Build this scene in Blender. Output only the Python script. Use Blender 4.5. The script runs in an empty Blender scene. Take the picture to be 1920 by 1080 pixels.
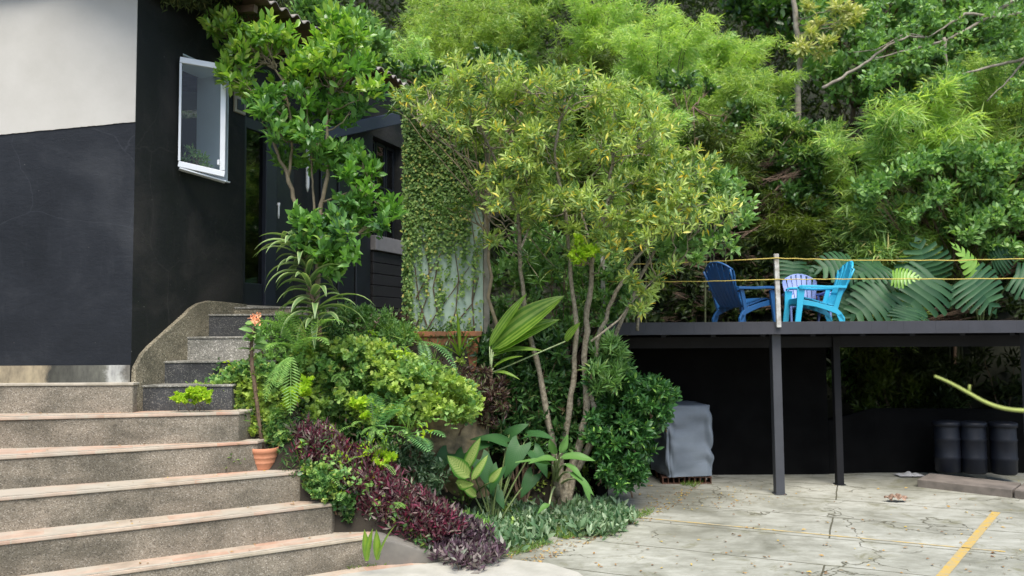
import bpy, math, random
import numpy as np
from mathutils import Vector, Matrix, noise as mnoise

R = math.radians
sc = bpy.context.scene
col = sc.collection

# ------------------------------------------------------------ camera
EYE = Vector((0, 0, 2.0))
FPX = 1500.0
PITCH = math.atan(78 / FPX)
ROLL = -0.006
cd = bpy.data.cameras.new('camera')
cam = bpy.data.objects.new('camera', cd)
col.objects.link(cam)
cd.sensor_width = 36.0
cd.lens = 36.0 * FPX / 1920.0
cd.clip_start = 0.05
cd.clip_end = 500
cd.dof.use_dof = True
cd.dof.focus_distance = 7.6
cd.dof.aperture_fstop = 1.6
CM = Matrix.Rotation(R(90) + PITCH, 4, 'X') @ Matrix.Rotation(ROLL, 4, 'Z')
cam.matrix_world = Matrix.Translation(EYE) @ CM
sc.camera = cam
CR = CM.to_3x3()


def ray(px, py):
    return CR @ Vector(((px - 960) / FPX, (540 - py) / FPX, -1.0))


def at(px, py, y):
    """point of the world at forward distance y"""
    v = ray(px, py)
    return EYE + v * (y / v.y)


def atz(px, py, z):
    v = ray(px, py)
    return EYE + v * ((z - EYE.z) / v.z)


# ------------------------------------------------------------ sky, sun, exposure
w = bpy.data.worlds.new('World')
sc.world = w
w.use_nodes = True
wn = w.node_tree
for n in list(wn.nodes):
    wn.nodes.remove(n)
sky = wn.nodes.new('ShaderNodeTexSky')
sky.sky_type = 'NISHITA'
sky.sun_disc = False
SUN_EL, SUN_AZ = R(60), R(172)      # azimuth: clockwise from +Y
sky.sun_elevation = SUN_EL
sky.sun_rotation = SUN_AZ
sky.air_density = 1.0
sky.dust_density = 2.0
sky.ozone_density = 1.0
bg = wn.nodes.new('ShaderNodeBackground')
bg.inputs[1].default_value = 0.15
wo = wn.nodes.new('ShaderNodeOutputWorld')
wn.links.new(sky.outputs[0], bg.inputs[0])
wn.links.new(bg.outputs[0], wo.inputs[0])
sd = bpy.data.lights.new('sun', 'SUN')
sd.energy = 2.6
sd.angle = R(36)
sd.color = (1.0, 0.95, 0.86)
so = bpy.data.objects.new('sun', sd)
col.objects.link(so)
sdir = Vector((math.sin(SUN_AZ) * math.cos(SUN_EL), math.cos(SUN_AZ) * math.cos(SUN_EL), math.sin(SUN_EL)))
so.rotation_euler = sdir.to_track_quat('Z', 'Y').to_euler()
so.location = sdir * 40
sc.view_settings.view_transform = 'Standard'
sc.view_settings.look = 'None'
sc.view_settings.exposure = 0.9
sc.view_settings.gamma = 1.0
sc.cycles.use_denoising = True
sc.cycles.max_bounces = 6
sc.cycles.diffuse_bounces = 3
sc.cycles.glossy_bounces = 3
sc.cycles.transmission_bounces = 5
sc.cycles.transparent_max_bounces = 8
sc.cycles.caustics_reflective = False
sc.cycles.caustics_refractive = False

# ------------------------------------------------------------ object helpers
ORG = {}


def origin(o):
    return ORG.get(o.name, Vector((0, 0, 0))) if o else Vector((0, 0, 0))


def tag(o, label=None, cat=None, group=None, kind=None):
    if label: o['label'] = label
    if cat: o['category'] = cat
    if group: o['group'] = group
    if kind: o['kind'] = kind
    return o


def thing(name, loc, label, cat, group=None):
    o = bpy.data.objects.new(name, None)
    o.empty_display_size = 0.1
    col.objects.link(o)
    o.location = loc
    ORG[o.name] = Vector(loc)
    return tag(o, label, cat, group)


def link(name, me, m, parent=None, org=None):
    if m is not None:
        for mm in (m if isinstance(m, (list, tuple)) else [m]):
            me.materials.append(mm)
    o = bpy.data.objects.new(name, me)
    col.objects.link(o)
    if parent is not None:
        o.parent = parent
        ORG[o.name] = origin(parent)
    elif org is not None:
        o.location = org
        ORG[o.name] = Vector(org)
    return o


class MB:
    """collects faces for ONE mesh, in world coordinates"""

    def __init__(s):
        s.v, s.f, s.uv, s.mi = [], [], [], []
        s.cur = 0

    def add(s, vs, fs, uv=None):
        b = len(s.v)
        s.v += [tuple(p) for p in vs]
        s.uv += list(uv) if uv else [(0, 0)] * len(vs)
        s.f += [tuple(b + i for i in f) for f in fs]
        s.mi += [s.cur] * len(fs)
        return s

    def box(s, c, size, rz=0.0, M=None):
        x, y, z = size[0] / 2, size[1] / 2, size[2] / 2
        vs = [Vector((i * x, j * y, k * z)) for i in (-1, 1) for j in (-1, 1) for k in (-1, 1)]
        m = M if M is not None else Matrix.Rotation(rz, 3, 'Z')
        vs = [m @ v + Vector(c) for v in vs]
        return s.add(vs, [(0, 1, 3, 2), (4, 6, 7, 5), (0, 4, 5, 1), (2, 3, 7, 6), (0, 2, 6, 4), (1, 5, 7, 3)])

    def bar(s, a, b, wd, th, up=(0, 0, 1)):
        """rectangular bar from a to b; wd across, th along up"""
        a, b = Vector(a), Vector(b)
        d = (b - a).normalized()
        sd_ = d.cross(Vector(up))
        if sd_.length < 1e-4: sd_ = d.cross(Vector((1, 0, 0)))
        sd_.normalize()
        u = sd_.cross(d).normalized()
        vs = []
        for p in (a, b):
            for i, j in ((-1, -1), (1, -1), (1, 1), (-1, 1)):
                vs.append(p + sd_ * (i * wd / 2) + u * (j * th / 2))
        return s.add(vs, [(0, 3, 2, 1), (4, 5, 6, 7), (0, 1, 5, 4), (1, 2, 6, 5), (2, 3, 7, 6), (3, 0, 4, 7)])

    def prism(s, poly, z0, z1, ztop=None):
        n = len(poly)
        zt = ztop or [z1] * n
        vs = [(p[0], p[1], z0) for p in poly] + [(p[0], p[1], zt[i]) for i, p in enumerate(poly)]
        fs = [tuple(range(n - 1, -1, -1)), tuple(range(n, 2 * n))]
        fs += [(i, (i + 1) % n, n + (i + 1) % n, n + i) for i in range(n)]
        return s.add(vs, fs)

    def tube(s, pts, rad, n=7, cap=True):
        pts = [Vector(p) for p in pts]
        if not hasattr(rad, '__len__'): rad = [rad] * len(pts)
        vs, fs = [], []
        prev = None
        for i, p in enumerate(pts):
            d = (pts[min(i + 1, len(pts) - 1)] - pts[max(i - 1, 0)]).normalized()
            if prev is None:
                a = d.cross(Vector((0, 0, 1)))
                if a.length < .1: a = d.cross(Vector((1, 0, 0)))
            else:
                a = prev - d * prev.dot(d)
            a.normalize()
            prev = a
            b = d.cross(a)
            for k in range(n):
                t = 2 * math.pi * k / n
                vs.append(p + (a * math.cos(t) + b * math.sin(t)) * rad[i])
        for i in range(len(pts) - 1):
            for k in range(n):
                q = i * n + k
                r = i * n + (k + 1) % n
                fs.append((q, r, r + n, q + n))
        if cap:
            fs.append(tuple(range(n - 1, -1, -1)))
            fs.append(tuple(range(len(vs) - n, len(vs))))
        return s.add(vs, fs)

    def lathe(s, c, prof, n=24):
        c = Vector(c)
        vs, fs = [], []
        for r_, z_ in prof:
            for k in range(n):
                t = 2 * math.pi * k / n
                vs.append((c.x + r_ * math.cos(t), c.y + r_ * math.sin(t), c.z + z_))
        for i in range(len(prof) - 1):
            for k in range(n):
                q, r = i * n + k, i * n + (k + 1) % n
                fs.append((q, r, r + n, q + n))
        return s.add(vs, fs)

    def strap(s, base, d, L, W, droop=.6, n=8, fold=.18, taper=1.0, nar=.25, up=None):
        """arched strap leaf with a folded midrib; uv.x across, uv.y along"""
        p = Vector(base)
        d = Vector(d).normalized()
        side = d.cross(Vector((0, 0, 1)))
        if side.length < .05: side = Vector((1, 0, 0))
        side.normalize()
        if up is not None:
            side = (side * math.cos(up) + side.cross(d) * math.sin(up)).normalized()
        vs, uv, fs = [], [], []
        st = L / n
        for i in range(n + 1):
            t = i / n
            wd = W * .5 * (nar + (1 - nar) * math.sin(math.pi * min(1, t * 1.15 + .05)) ** .7 if t < .45 else (1 - ((t - .45) / .55) ** (1.6 * taper))) if t < 1 else 0.001
            nrm = side.cross(d).normalized()
            vs += [p - side * wd + nrm * wd * fold * 2, p, p + side * wd + nrm * wd * fold * 2]
            uv += [(0, t), (.5, t), (1, t)]
            d = (d + Vector((0, 0, -1)) * droop * st / L * (0.5 + 1.8 * t)).normalized()
            p = p + d * st
        for i in range(n):
            a = i * 3
            fs += [(a, a + 1, a + 4, a + 3), (a + 1, a + 2, a + 5, a + 4)]
        return s.add(vs, fs, uv)

    def build(s, name, m, parent=None, org=None, smooth=False, bevel=0, seg=2):
        o_ = origin(parent) if parent else (Vector(org) if org is not None else Vector((0, 0, 0)))
        me = bpy.data.meshes.new(name)
        me.from_pydata([(v[0] - o_.x, v[1] - o_.y, v[2] - o_.z) for v in s.v], [], s.f)
        if any(u != (0, 0) for u in s.uv):
            ul = me.uv_layers.new(name='UVMap')
            li = np.empty(len(me.loops), np.int32)
            me.loops.foreach_get('vertex_index', li)
            ul.data.foreach_set('uv', np.array(s.uv, np.float32)[li].ravel())
        if max(s.mi, default=0) > 0:
            me.polygons.foreach_set('material_index', s.mi)
        if smooth:
            me.polygons.foreach_set('use_smooth', [True] * len(me.polygons))
        me.update()
        o = link(name, me, m, parent, org)
        if bevel:
            b = o.modifiers.new('bevel', 'BEVEL')
            b.width = bevel
            b.segments = seg
            b.limit_method = 'ANGLE'
        return o


# ------------------------------------------------------------ leaf engine (numpy)
TPL = {
    'slim': (np.array([(0, 0, 0), (.4, .5, .10), (.4, -.5, .10), (1, 0, -.06)]), [(0, 1, 3), (0, 3, 2)]),
    'oval': (np.array([(0, 0, 0), (.28, .42, .09), (.28, -.42, .09), (.33, 0, 0), (.66, .42, .04), (.66, -.42, .04),
                       (.7, 0, -.05), (1, 0, -.18)]),
             [(0, 3, 1), (0, 2, 3), (1, 3, 6, 4), (3, 2, 5, 6), (4, 6, 7), (6, 5, 7)]),
    'lobed': (np.array([(0, 0, 0), (.15, .5, .06), (.45, .3, 0), (.6, .5, .04), (1, 0, -.1), (.6, -.5, .04),
                        (.45, -.3, 0), (.15, -.5, .06), (.4, 0, -.03)]),
              [(0, 8, 1), (1, 8, 2), (2, 8, 3), (3, 8, 4), (4, 8, 5), (5, 8, 6), (6, 8, 7), (7, 8, 0)]),
    'lance': (np.array([(0, 0, 0), (.2, .4, .08), (.2, -.4, .08), (.25, 0, 0), (.55, .5, .0), (.55, -.5, .0),
                        (.58, 0, -.08), (1, 0, -.34)]),
              [(0, 3, 1), (0, 2, 3), (1, 3, 6, 4), (3, 2, 5, 6), (4, 6, 7), (6, 5, 7)]),
}


def nz(a):
    return a / np.maximum(np.linalg.norm(a, axis=-1, keepdims=True), 1e-9)


class Leaves:
    def __init__(s, kind='slim', seed=0):
        s.k = kind
        s.B, s.D, s.N, s.L, s.W = [], [], [], [], []
        s.rng = np.random.default_rng(seed)

    def put(s, B, D, L, W, N=None, flat=.6):
        B = np.atleast_2d(np.asarray(B, float))
        D = nz(np.broadcast_to(np.asarray(D, float), B.shape))
        n = len(B)
        if N is None:
            N = np.array([0, 0, 1.0]) * flat + s.rng.normal(0, .5, (n, 3))
        N = np.broadcast_to(N, B.shape)
        N = nz(N - D * (N * D).sum(1, keepdims=True))
        s.B.append(B); s.D.append(D); s.N.append(N)
        s.L.append(np.broadcast_to(L, (n,)).astype(float))
        s.W.append(np.broadcast_to(W, (n,)).astype(float))

    def count(s):
        return sum(len(b) for b in s.B)

    def build(s, name, m, parent=None, org=None, jig=.25):
        T, F = TPL[s.k]
        B, D, N = np.concatenate(s.B), np.concatenate(s.D), np.concatenate(s.N)
        L, W = np.concatenate(s.L), np.concatenate(s.W)
        S = np.cross(N, D)
        n, k = len(B), len(T)
        u, v, q = T[:, 0], T[:, 1], T[:, 2]
        bend = s.rng.uniform(1 - jig * 3, 1 + jig * 3, (n, 1, 1))
        V = (B[:, None] + D[:, None] * (u[None, :, None] * L[:, None, None]) +
             S[:, None] * (v[None, :, None] * W[:, None, None]) +
             N[:, None] * (q[None, :, None] * np.sqrt(L * W)[:, None, None] * 1.3 * bend))
        o_ = origin(parent) if parent else (Vector(org) if org is not None else Vector((0, 0, 0)))
        V = V.reshape(-1, 3) - np.array(o_)
        me = bpy.data.meshes.new(name)
        me.vertices.add(len(V))
        me.vertices.foreach_set('co', V.astype(np.float32).ravel())
        sizes = np.array([len(f) for f in F])
        flat_ = np.concatenate([np.array(f) for f in F])
        loops = (flat_[None, :] + (np.arange(n) * k)[:, None]).ravel().astype(np.int32)
        tot = np.tile(sizes, n)
        start = np.concatenate([[0], np.cumsum(tot)[:-1]]).astype(np.int32)
        me.loops.add(len(loops))
        me.loops.foreach_set('vertex_index', loops)
        me.polygons.add(len(tot))
        me.polygons.foreach_set('loop_start', start)
        me.polygons.foreach_set('loop_total', tot.astype(np.int32))
        if k > 4:
            me.polygons.foreach_set('use_smooth', np.ones(len(tot), bool))
        me.update(calc_edges=True)
        return link(name, me, m, parent, org)


def perp_pair(D):
    a = np.cross(D, np.array([.31, .52, .79]))
    a = nz(a)
    return a, np.cross(D, a)


def twig_leaves(lv, tips, dirs, per, L, W, twig=.15, spread=.9, flat=.6, lj=.25, updraft=.1):
    """leaves set round short twigs that end at tips"""
    rng = lv.rng
    tips, dirs = np.asarray(tips, float), nz(np.asarray(dirs, float))
    n = len(tips)
    t = np.repeat(tips, per, 0)
    d = np.repeat(dirs, per, 0)
    j = np.tile(np.arange(per), n)
    a, b = perp_pair(d)
    ph = j * 2.4 + np.repeat(rng.uniform(0, 6.28, n), per)
    out = a * np.cos(ph)[:, None] + b * np.sin(ph)[:, None]
    fr = (j / max(per - 1, 1)) * rng.uniform(.8, 1.2, n * per)
    base = t - d * (fr * twig)[:, None]
    sp = spread * (.35 + .65 * np.minimum(fr, 1))
    D = d * (1.05 - sp * .6)[:, None] + out * sp[:, None] + np.array([0, 0, updraft]) + rng.normal(0, .15, d.shape)
    l = L * (1 + rng.uniform(-lj, lj, n * per))
    lv.put(base, D, l, W * l / L, flat=flat)


def shell_pts(rng, c, r, n, shell=.55, zmin=-1.0):
    d = nz(rng.normal(0, 1, (n, 3)))
    d[:, 2] = np.maximum(d[:, 2], zmin)
    k = shell + (1 - shell) * rng.random((n, 1)) ** .7
    return np.asarray(c) + d * k * np.asarray(r), d


def in_poly(px, py, poly):
    c = False
    j = len(poly) - 1
    for i in range(len(poly)):
        xi, yi = poly[i]
        xj, yj = poly[j]
        if (yi > py) != (yj > py) and px < (xj - xi) * (py - yi) / (yj - yi) + xi: c = not c
        j = i
    return c


def poly_clumps(rng, poly, n, depth, dd, mind=0):
    """n clump centres filling a crown whose outline was measured as poly, dd deep to each side"""
    xs = [p[0] for p in poly]; ys = [p[1] for p in poly]
    out, used = [], []
    k = 0
    while len(out) < n and k < n * 60:
        k += 1
        x, y = rng.uniform(min(xs), max(xs)), rng.uniform(min(ys), max(ys))
        if not in_poly(x, y, poly): continue
        if mind and any((x - a) ** 2 + (y - b) ** 2 < mind ** 2 for a, b in used): continue
        used.append((x, y))
        out.append(at(x, y, depth + rng.uniform(-dd, dd)))
    return out


def sag_path(a, b, n=6, lift=.0, wob=.03, rng=None):
    a, b = Vector(a), Vector(b)
    pts = []
    for i in range(n + 1):
        t = i / n
        p = a.lerp(b, t)
        p.z += lift * math.sin(math.pi * t)
        if 0 < i < n and rng is not None:
            p += Vector(rng.normal(0, wob, 3))
        pts.append(p)
    return pts
# ------------------------------------------------------------ materials
def mat(name):
    m = bpy.data.materials.new(name)
    m.use_nodes = True
    nt = m.node_tree
    return m, nt, nt.nodes['Principled BSDF']


def N(nt, t, **kw):
    n = nt.nodes.new(t)
    for k, v in kw.items():
        if k in n.inputs: n.inputs[k].default_value = v
        else: setattr(n, k, v)
    return n


def ramp(nt, stops, interp='LINEAR'):
    r = nt.nodes.new('ShaderNodeValToRGB')
    e = r.color_ramp
    e.interpolation = interp
    while len(e.elements) < len(stops): e.elements.new(.5)
    for i, (p, c) in enumerate(stops):
        e.elements[i].position = p
        e.elements[i].color = (*c, 1) if len(c) == 3 else c
    return r


def mixc(nt, f, a, b, bt='MIX'):
    m = nt.nodes.new('ShaderNodeMix')
    m.data_type = 'RGBA'
    m.blend_type = bt
    for i, v in ((0, f), (6, a), (7, b)):
        if hasattr(v, 'is_linked') or hasattr(v, 'links'): nt.links.new(v, m.inputs[i])
        else: m.inputs[i].default_value = v if i == 0 else (*v, 1)
    return m.outputs[2]


def pos(nt, scale=(1, 1, 1), rot=(0, 0, 0), loc=(0, 0, 0)):
    g = N(nt, 'ShaderNodeNewGeometry')
    mp = N(nt, 'ShaderNodeMapping')
    mp.inputs['Scale'].default_value = scale
    mp.inputs['Rotation'].default_value = rot
    mp.inputs['Location'].default_value = loc
    nt.links.new(g.outputs['Position'], mp.inputs[0])
    return mp.outputs[0]


def noise(nt, vec, scale, detail=4, rough=.55, dist=0):
    n = N(nt, 'ShaderNodeTexNoise', Scale=scale, Detail=detail, Roughness=rough, Distortion=dist)
    if vec is not None: nt.links.new(vec, n.inputs['Vector'])
    return n.outputs[0]


def bump(nt, b, h, strength=.3, dist=.01):
    n = N(nt, 'ShaderNodeBump', Strength=strength, Distance=dist)
    nt.links.new(h, n.inputs['Height'])
    nt.links.new(n.outputs[0], b.inputs['Normal'])


def leafmat(name, stops, trans=.35, rough=.42, spec=.45, patch=None, patch_scale=1.5, tint=(1.15, 1.25, .55)):
    """leaf: each leaf takes its own colour from stops; a large-scale drift between plants of one crown"""
    m, nt, b = mat(name)
    g = N(nt, 'ShaderNodeNewGeometry')
    r = ramp(nt, stops)
    nt.links.new(g.outputs['Random Per Island'], r.inputs[0])
    c = r.outputs[0]
    if patch:
        nv = noise(nt, pos(nt), patch_scale, 2)
        rr = ramp(nt, [(.42, (0, 0, 0)), (.6, (1, 1, 1))])
        nt.links.new(nv, rr.inputs[0])
        c = mixc(nt, rr.outputs[0], c, mixc(nt, .75, c, patch))
    nt.links.new(c, b.inputs['Base Color'])
    b.inputs['Roughness'].default_value = rough
    b.inputs['Specular IOR Level'].default_value = spec
    t = N(nt, 'ShaderNodeBsdfTranslucent')
    nt.links.new(mixc(nt, 1.0, c, tint, 'MULTIPLY'), t.inputs[0])
    mx = N(nt, 'ShaderNodeMixShader')
    mx.inputs[0].default_value = trans
    nt.links.new(b.outputs[0], mx.inputs[1])
    nt.links.new(t.outputs[0], mx.inputs[2])
    nt.links.new(mx.outputs[0], nt.nodes['Material Output'].inputs[0])
    return m


def plain(name, c, rough=.6, var=.0, scale=6, c2=None, metal=0, bmp=0, spec=.5):
    m, nt, b = mat(name)
    b.inputs['Roughness'].default_value = rough
    b.inputs['Metallic'].default_value = metal
    b.inputs['Specular IOR Level'].default_value = spec
    if c2 is None: c2 = tuple(x * (1 - var) for x in c)
    nv = noise(nt, pos(nt), scale, 6, .6)
    r = ramp(nt, [(.35, c2), (.65, c)])
    nt.links.new(nv, r.inputs[0])
    nt.links.new(r.outputs[0], b.inputs['Base Color'])
    if bmp:
        bump(nt, b, noise(nt, pos(nt), scale * 6, 4), bmp, .004)
    return m


M = {}
# foliage
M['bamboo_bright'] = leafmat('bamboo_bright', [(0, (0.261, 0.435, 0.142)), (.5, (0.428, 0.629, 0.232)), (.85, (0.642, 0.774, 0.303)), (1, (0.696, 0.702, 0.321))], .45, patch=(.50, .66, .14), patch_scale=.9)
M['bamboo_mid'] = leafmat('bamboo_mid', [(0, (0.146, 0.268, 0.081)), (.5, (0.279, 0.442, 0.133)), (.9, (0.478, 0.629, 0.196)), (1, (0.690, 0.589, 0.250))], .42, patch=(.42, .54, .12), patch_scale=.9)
M['bamboo_olive'] = leafmat('bamboo_olive', [(0, (0.032, 0.060, 0.012)), (.5, (0.063, 0.108, 0.018)), (.9, (0.115, 0.162, 0.030)), (1, (0.183, 0.151, 0.054))], .38, patch=(.12, .17, .02), patch_scale=.9)  # olive leaf, darkened to carry the shade of the hollow behind the chairs
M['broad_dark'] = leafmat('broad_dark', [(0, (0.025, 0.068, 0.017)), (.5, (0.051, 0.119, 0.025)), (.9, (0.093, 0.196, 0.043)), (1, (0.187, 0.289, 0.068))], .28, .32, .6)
M['broad_mid'] = leafmat('broad_mid', [(0, (0.099, 0.209, 0.060)), (.5, (0.176, 0.330, 0.096)), (.9, (0.264, 0.462, 0.132)), (1, (0.462, 0.572, 0.192))], .34, .4, .5)
M['broad_pale'] = leafmat('broad_pale', [(0, (.35, .42, .12)), (1, (.65, .62, .24))], .35)
M['citrus'] = leafmat('citrus', [(0, (0.042, 0.110, 0.042)), (.5, (0.084, 0.209, 0.056)), (.85, (0.156, 0.330, 0.070)), (1, (0.312, 0.462, 0.098))], .38, .38, .5, patch=(.17, .38, .05), patch_scale=1.6)
M['shrub'] = leafmat('shrub', [(0, (0.090, 0.168, 0.058)), (.30, (0.179, 0.291, 0.091)), (.65, (0.314, 0.448, 0.143)), (.82, (0.515, 0.605, 0.169)), (.92, (0.739, 0.650, 0.117)), (1, (0.800, 0.515, 0.039))], .34, .45, .45, patch=(.42, .52, .12), patch_scale=4.0, tint=(1.05, 1.25, .6))
M['shrub_green'] = leafmat('shrub_green', [(0, (.04, .10, .02)), (.5, (.09, .19, .035)), (.92, (.17, .30, .05)), (1, (.5, .42, .05))], .3, .32, .6)
M['ivy'] = leafmat('ivy', [(0, (0.095, 0.190, 0.052)), (.5, (0.200, 0.340, 0.091)), (.9, (0.336, 0.460, 0.130)), (1, (0.578, 0.480, 0.130))], .25, .5, .3)
M['schefflera'] = leafmat('schefflera', [(0, (0.025, 0.088, 0.025)), (.6, (0.056, 0.163, 0.037)), (.92, (0.112, 0.275, 0.062)), (1, (0.312, 0.525, 0.100))], .25, .40, .45)
M['mound'] = leafmat('mound', [(0, (0.075, 0.18, 0.06)), (.5, (0.18, 0.36, 0.11)), (.88, (0.33, 0.52, 0.16)), (1, (0.675, 0.648, 0.208))], .32, .5, .3, patch=(.48, .60, .11), patch_scale=3.2)
M['dark_shrub'] = leafmat('dark_shrub', [(0, (0.026, 0.078, 0.026)), (.6, (0.065, 0.156, 0.039)), (.9, (0.130, 0.260, 0.065)), (1, (0.208, 0.130, 0.091))], .25, .35, .5)
M['lime'] = leafmat('lime', [(0, (.30, .50, .03)), (1, (.52, .68, .05))], .45, .5, .3)
M['fern'] = leafmat('fern', [(0, (0.161, 0.333, 0.081)), (1, (0.322, 0.529, 0.149))], .4, .5, .3)
M['cycad'] = leafmat('cycad', [(0, (.14, .36, .13)), (1, (.28, .54, .20))], .35, .35, .5)
M['purple'] = leafmat('purple', [(0, (0.050, 0.031, 0.037)), (.3, (0.125, 0.044, 0.062)), (.5, (0.250, 0.037, 0.081)), (.65, (0.150, 0.088, 0.094)), (.85, (0.300, 0.225, 0.206)), (1, (0.213, 0.288, 0.150))], .3, .4, .5, tint=(1.3, .5, .8))
M['purple_grey'] = leafmat('purple_grey', [(0, (.05, .03, .04)), (.5, (.14, .08, .11)), (.8, (.26, .22, .20)), (1, (.30, .36, .26))], .25, .45, .5, tint=(1.1, .8, .9))
M['silver'] = leafmat('silver', [(0, (.06, .14, .06)), (.5, (.16, .27, .13)), (1, (.40, .50, .32))], .25, .45, .4)
M['dark_red_leaf'] = leafmat('dark_red_leaf', [(0, (.03, .02, .018)), (.5, (.09, .045, .04)), (.8, (.16, .12, .08)), (1, (.12, .20, .06))], .25, .5, .4, tint=(1.2, .7, .6))
M['hang'] = leafmat('hang', [(0, (.03, .045, .02)), (.7, (.07, .10, .03)), (1, (.16, .17, .06))], .25, .6, .2)
M['under'] = leafmat('under', [(0, (0.012, 0.024, 0.007)), (.6, (0.030, 0.051, 0.012)), (1, (0.060, 0.090, 0.021))], .3, .5, .3)  # shade below the bamboo canopy is put into this dark leaf colour
M['litter'] = leafmat('litter', [(0, (.16, .08, .04)), (.5, (.34, .20, .08)), (.8, (.50, .34, .10)), (1, (.55, .42, .08))], .1, .8, .2)
M['grass'] = leafmat('grass', [(0, (.10, .20, .03)), (.8, (.20, .34, .05)), (1, (.40, .38, .14))], .35)


def strapmat(name, a, bcol, edge=.62, trans=.3, rough=.4, lines=0):
    m, nt, b = mat(name)
    uv = N(nt, 'ShaderNodeUVMap')
    sx = N(nt, 'ShaderNodeSeparateXYZ')
    nt.links.new(uv.outputs[0], sx.inputs[0])
    ab = N(nt, 'ShaderNodeMath', operation='SUBTRACT'); ab.inputs[1].default_value = .5
    nt.links.new(sx.outputs[0], ab.inputs[0])
    ab2 = N(nt, 'ShaderNodeMath', operation='ABSOLUTE'); nt.links.new(ab.outputs[0], ab2.inputs[0])
    val = ab2.outputs[0]
    if lines:
        ml = N(nt, 'ShaderNodeMath', operation='MULTIPLY'); ml.inputs[1].default_value = lines
        nt.links.new(val, ml.inputs[0])
        fr = N(nt, 'ShaderNodeMath', operation='PINGPONG'); fr.inputs[1].default_value = .5
        nt.links.new(ml.outputs[0], fr.inputs[0])
        val = fr.outputs[0]
    r = ramp(nt, [(max(0, edge * .5 - .06), a), (min(.99, edge * .5 + .05), bcol)])
    nt.links.new(val, r.inputs[0])
    nv = noise(nt, pos(nt), 9, 3)
    r2 = ramp(nt, [(.3, (.72, .75, .7)), (.7, (1.1, 1.1, 1.0))])
    nt.links.new(nv, r2.inputs[0])
    c = mixc(nt, 1.0, r.outputs[0], r2.outputs[0], 'MULTIPLY')
    nt.links.new(c, b.inputs['Base Color'])
    b.inputs['Roughness'].default_value = rough
    t = N(nt, 'ShaderNodeBsdfTranslucent')
    nt.links.new(mixc(nt, 1.0, c, (1.15, 1.25, .6), 'MULTIPLY'), t.inputs[0])
    mx = N(nt, 'ShaderNodeMixShader'); mx.inputs[0].default_value = trans
    nt.links.new(b.outputs[0], mx.inputs[1]); nt.links.new(t.outputs[0], mx.inputs[2])
    nt.links.new(mx.outputs[0], nt.nodes['Material Output'].inputs[0])
    return m


M['dracaena'] = strapmat('dracaena', (.14, .24, .09), (.34, .43, .20), .60)
M['big_strap'] = strapmat('big_strap', (.13, .28, .03), (.30, .44, .08), .5, .42, lines=5)
M['lime_strap'] = strapmat('lime_strap', (.30, .46, .06), (.20, .36, .05), .5, .4)
M['yucca'] = strapmat('yucca', (.30, .42, .12), (.50, .55, .20), .5, .35)


def dieffmat(name, dark, light):
    m, nt, b = mat(name)
    uv = N(nt, 'ShaderNodeUVMap'); sx = N(nt, 'ShaderNodeSeparateXYZ')
    nt.links.new(uv.outputs[0], sx.inputs[0])
    a = N(nt, 'ShaderNodeMath', operation='SUBTRACT'); a.inputs[1].default_value = .5
    nt.links.new(sx.outputs[0], a.inputs[0])
    a2 = N(nt, 'ShaderNodeMath', operation='ABSOLUTE'); nt.links.new(a.outputs[0], a2.inputs[0])
    k = N(nt, 'ShaderNodeMath', operation='MULTIPLY_ADD'); k.inputs[1].default_value = -.75
    nt.links.new(a2.outputs[0], k.inputs[0]); nt.links.new(sx.outputs[1], k.inputs[2])
    f = N(nt, 'ShaderNodeMath', operation='MULTIPLY'); f.inputs[1].default_value = 13
    nt.links.new(k.outputs[0], f.inputs[0])
    fr = N(nt, 'ShaderNodeMath', operation='PINGPONG'); fr.inputs[1].default_value = .5
    nt.links.new(f.outputs[0], fr.inputs[0])
    r = ramp(nt, [(.22, (1, 1, 1)), (.38, (0, 0, 0))]); nt.links.new(fr.outputs[0], r.inputs[0])
    e = ramp(nt, [(.28, (1, 1, 1)), (.42, (0, 0, 0))]); nt.links.new(a2.outputs[0], e.inputs[0])
    mm = N(nt, 'ShaderNodeMath', operation='MULTIPLY')
    nt.links.new(r.outputs[0], mm.inputs[0]); nt.links.new(e.outputs[0], mm.inputs[1])
    c = mixc(nt, mm.outputs[0], dark, light)
    nt.links.new(c, b.inputs['Base Color']); b.inputs['Roughness'].default_value = .5; b.inputs['Specular IOR Level'].default_value = .3
    t = N(nt, 'ShaderNodeBsdfTranslucent'); nt.links.new(c, t.inputs[0])
    mx = N(nt, 'ShaderNodeMixShader'); mx.inputs[0].default_value = .3
    nt.links.new(b.outputs[0], mx.inputs[1]); nt.links.new(t.outputs[0], mx.inputs[2])
    nt.links.new(mx.outputs[0], nt.nodes['Material Output'].inputs[0])
    return m


M['dieff'] = dieffmat('dieff', (.07, .22, .02), (.52, .60, .18))
M['taro'] = dieffmat('taro', (.04, .12, .035), (.05, .14, .04))
M['taro_light'] = dieffmat('taro_light', (.10, .23, .05), (.13, .27, .065))
M['monstera'] = leafmat('monstera', [(0, (.016, .06, .024)), (1, (.045, .115, .045))], .15, .45, .22)
M['monstera_young'] = leafmat('monstera_young', [(0, (.20, .40, .05)), (1, (.28, .48, .08))], .35, .35, .6)

M['citrus_lit'] = leafmat('citrus_lit', [(0, (0.115, 0.260, 0.039)), (.5, (0.218, 0.420, 0.058)), (1, (0.414, 0.560, 0.091))], .42, .3, .7)  # brighter copy of the citrus leaf: overhead light painted into the crown top
M['culm'] = plain('culm', (.07, .085, .03), .7, .5, 10)
M['broad_fresh'] = leafmat('broad_fresh', [(0, (.11, .24, .07)), (.5, (.20, .37, .11)), (1, (.34, .52, .16))], .36, .42, .45)
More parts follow.
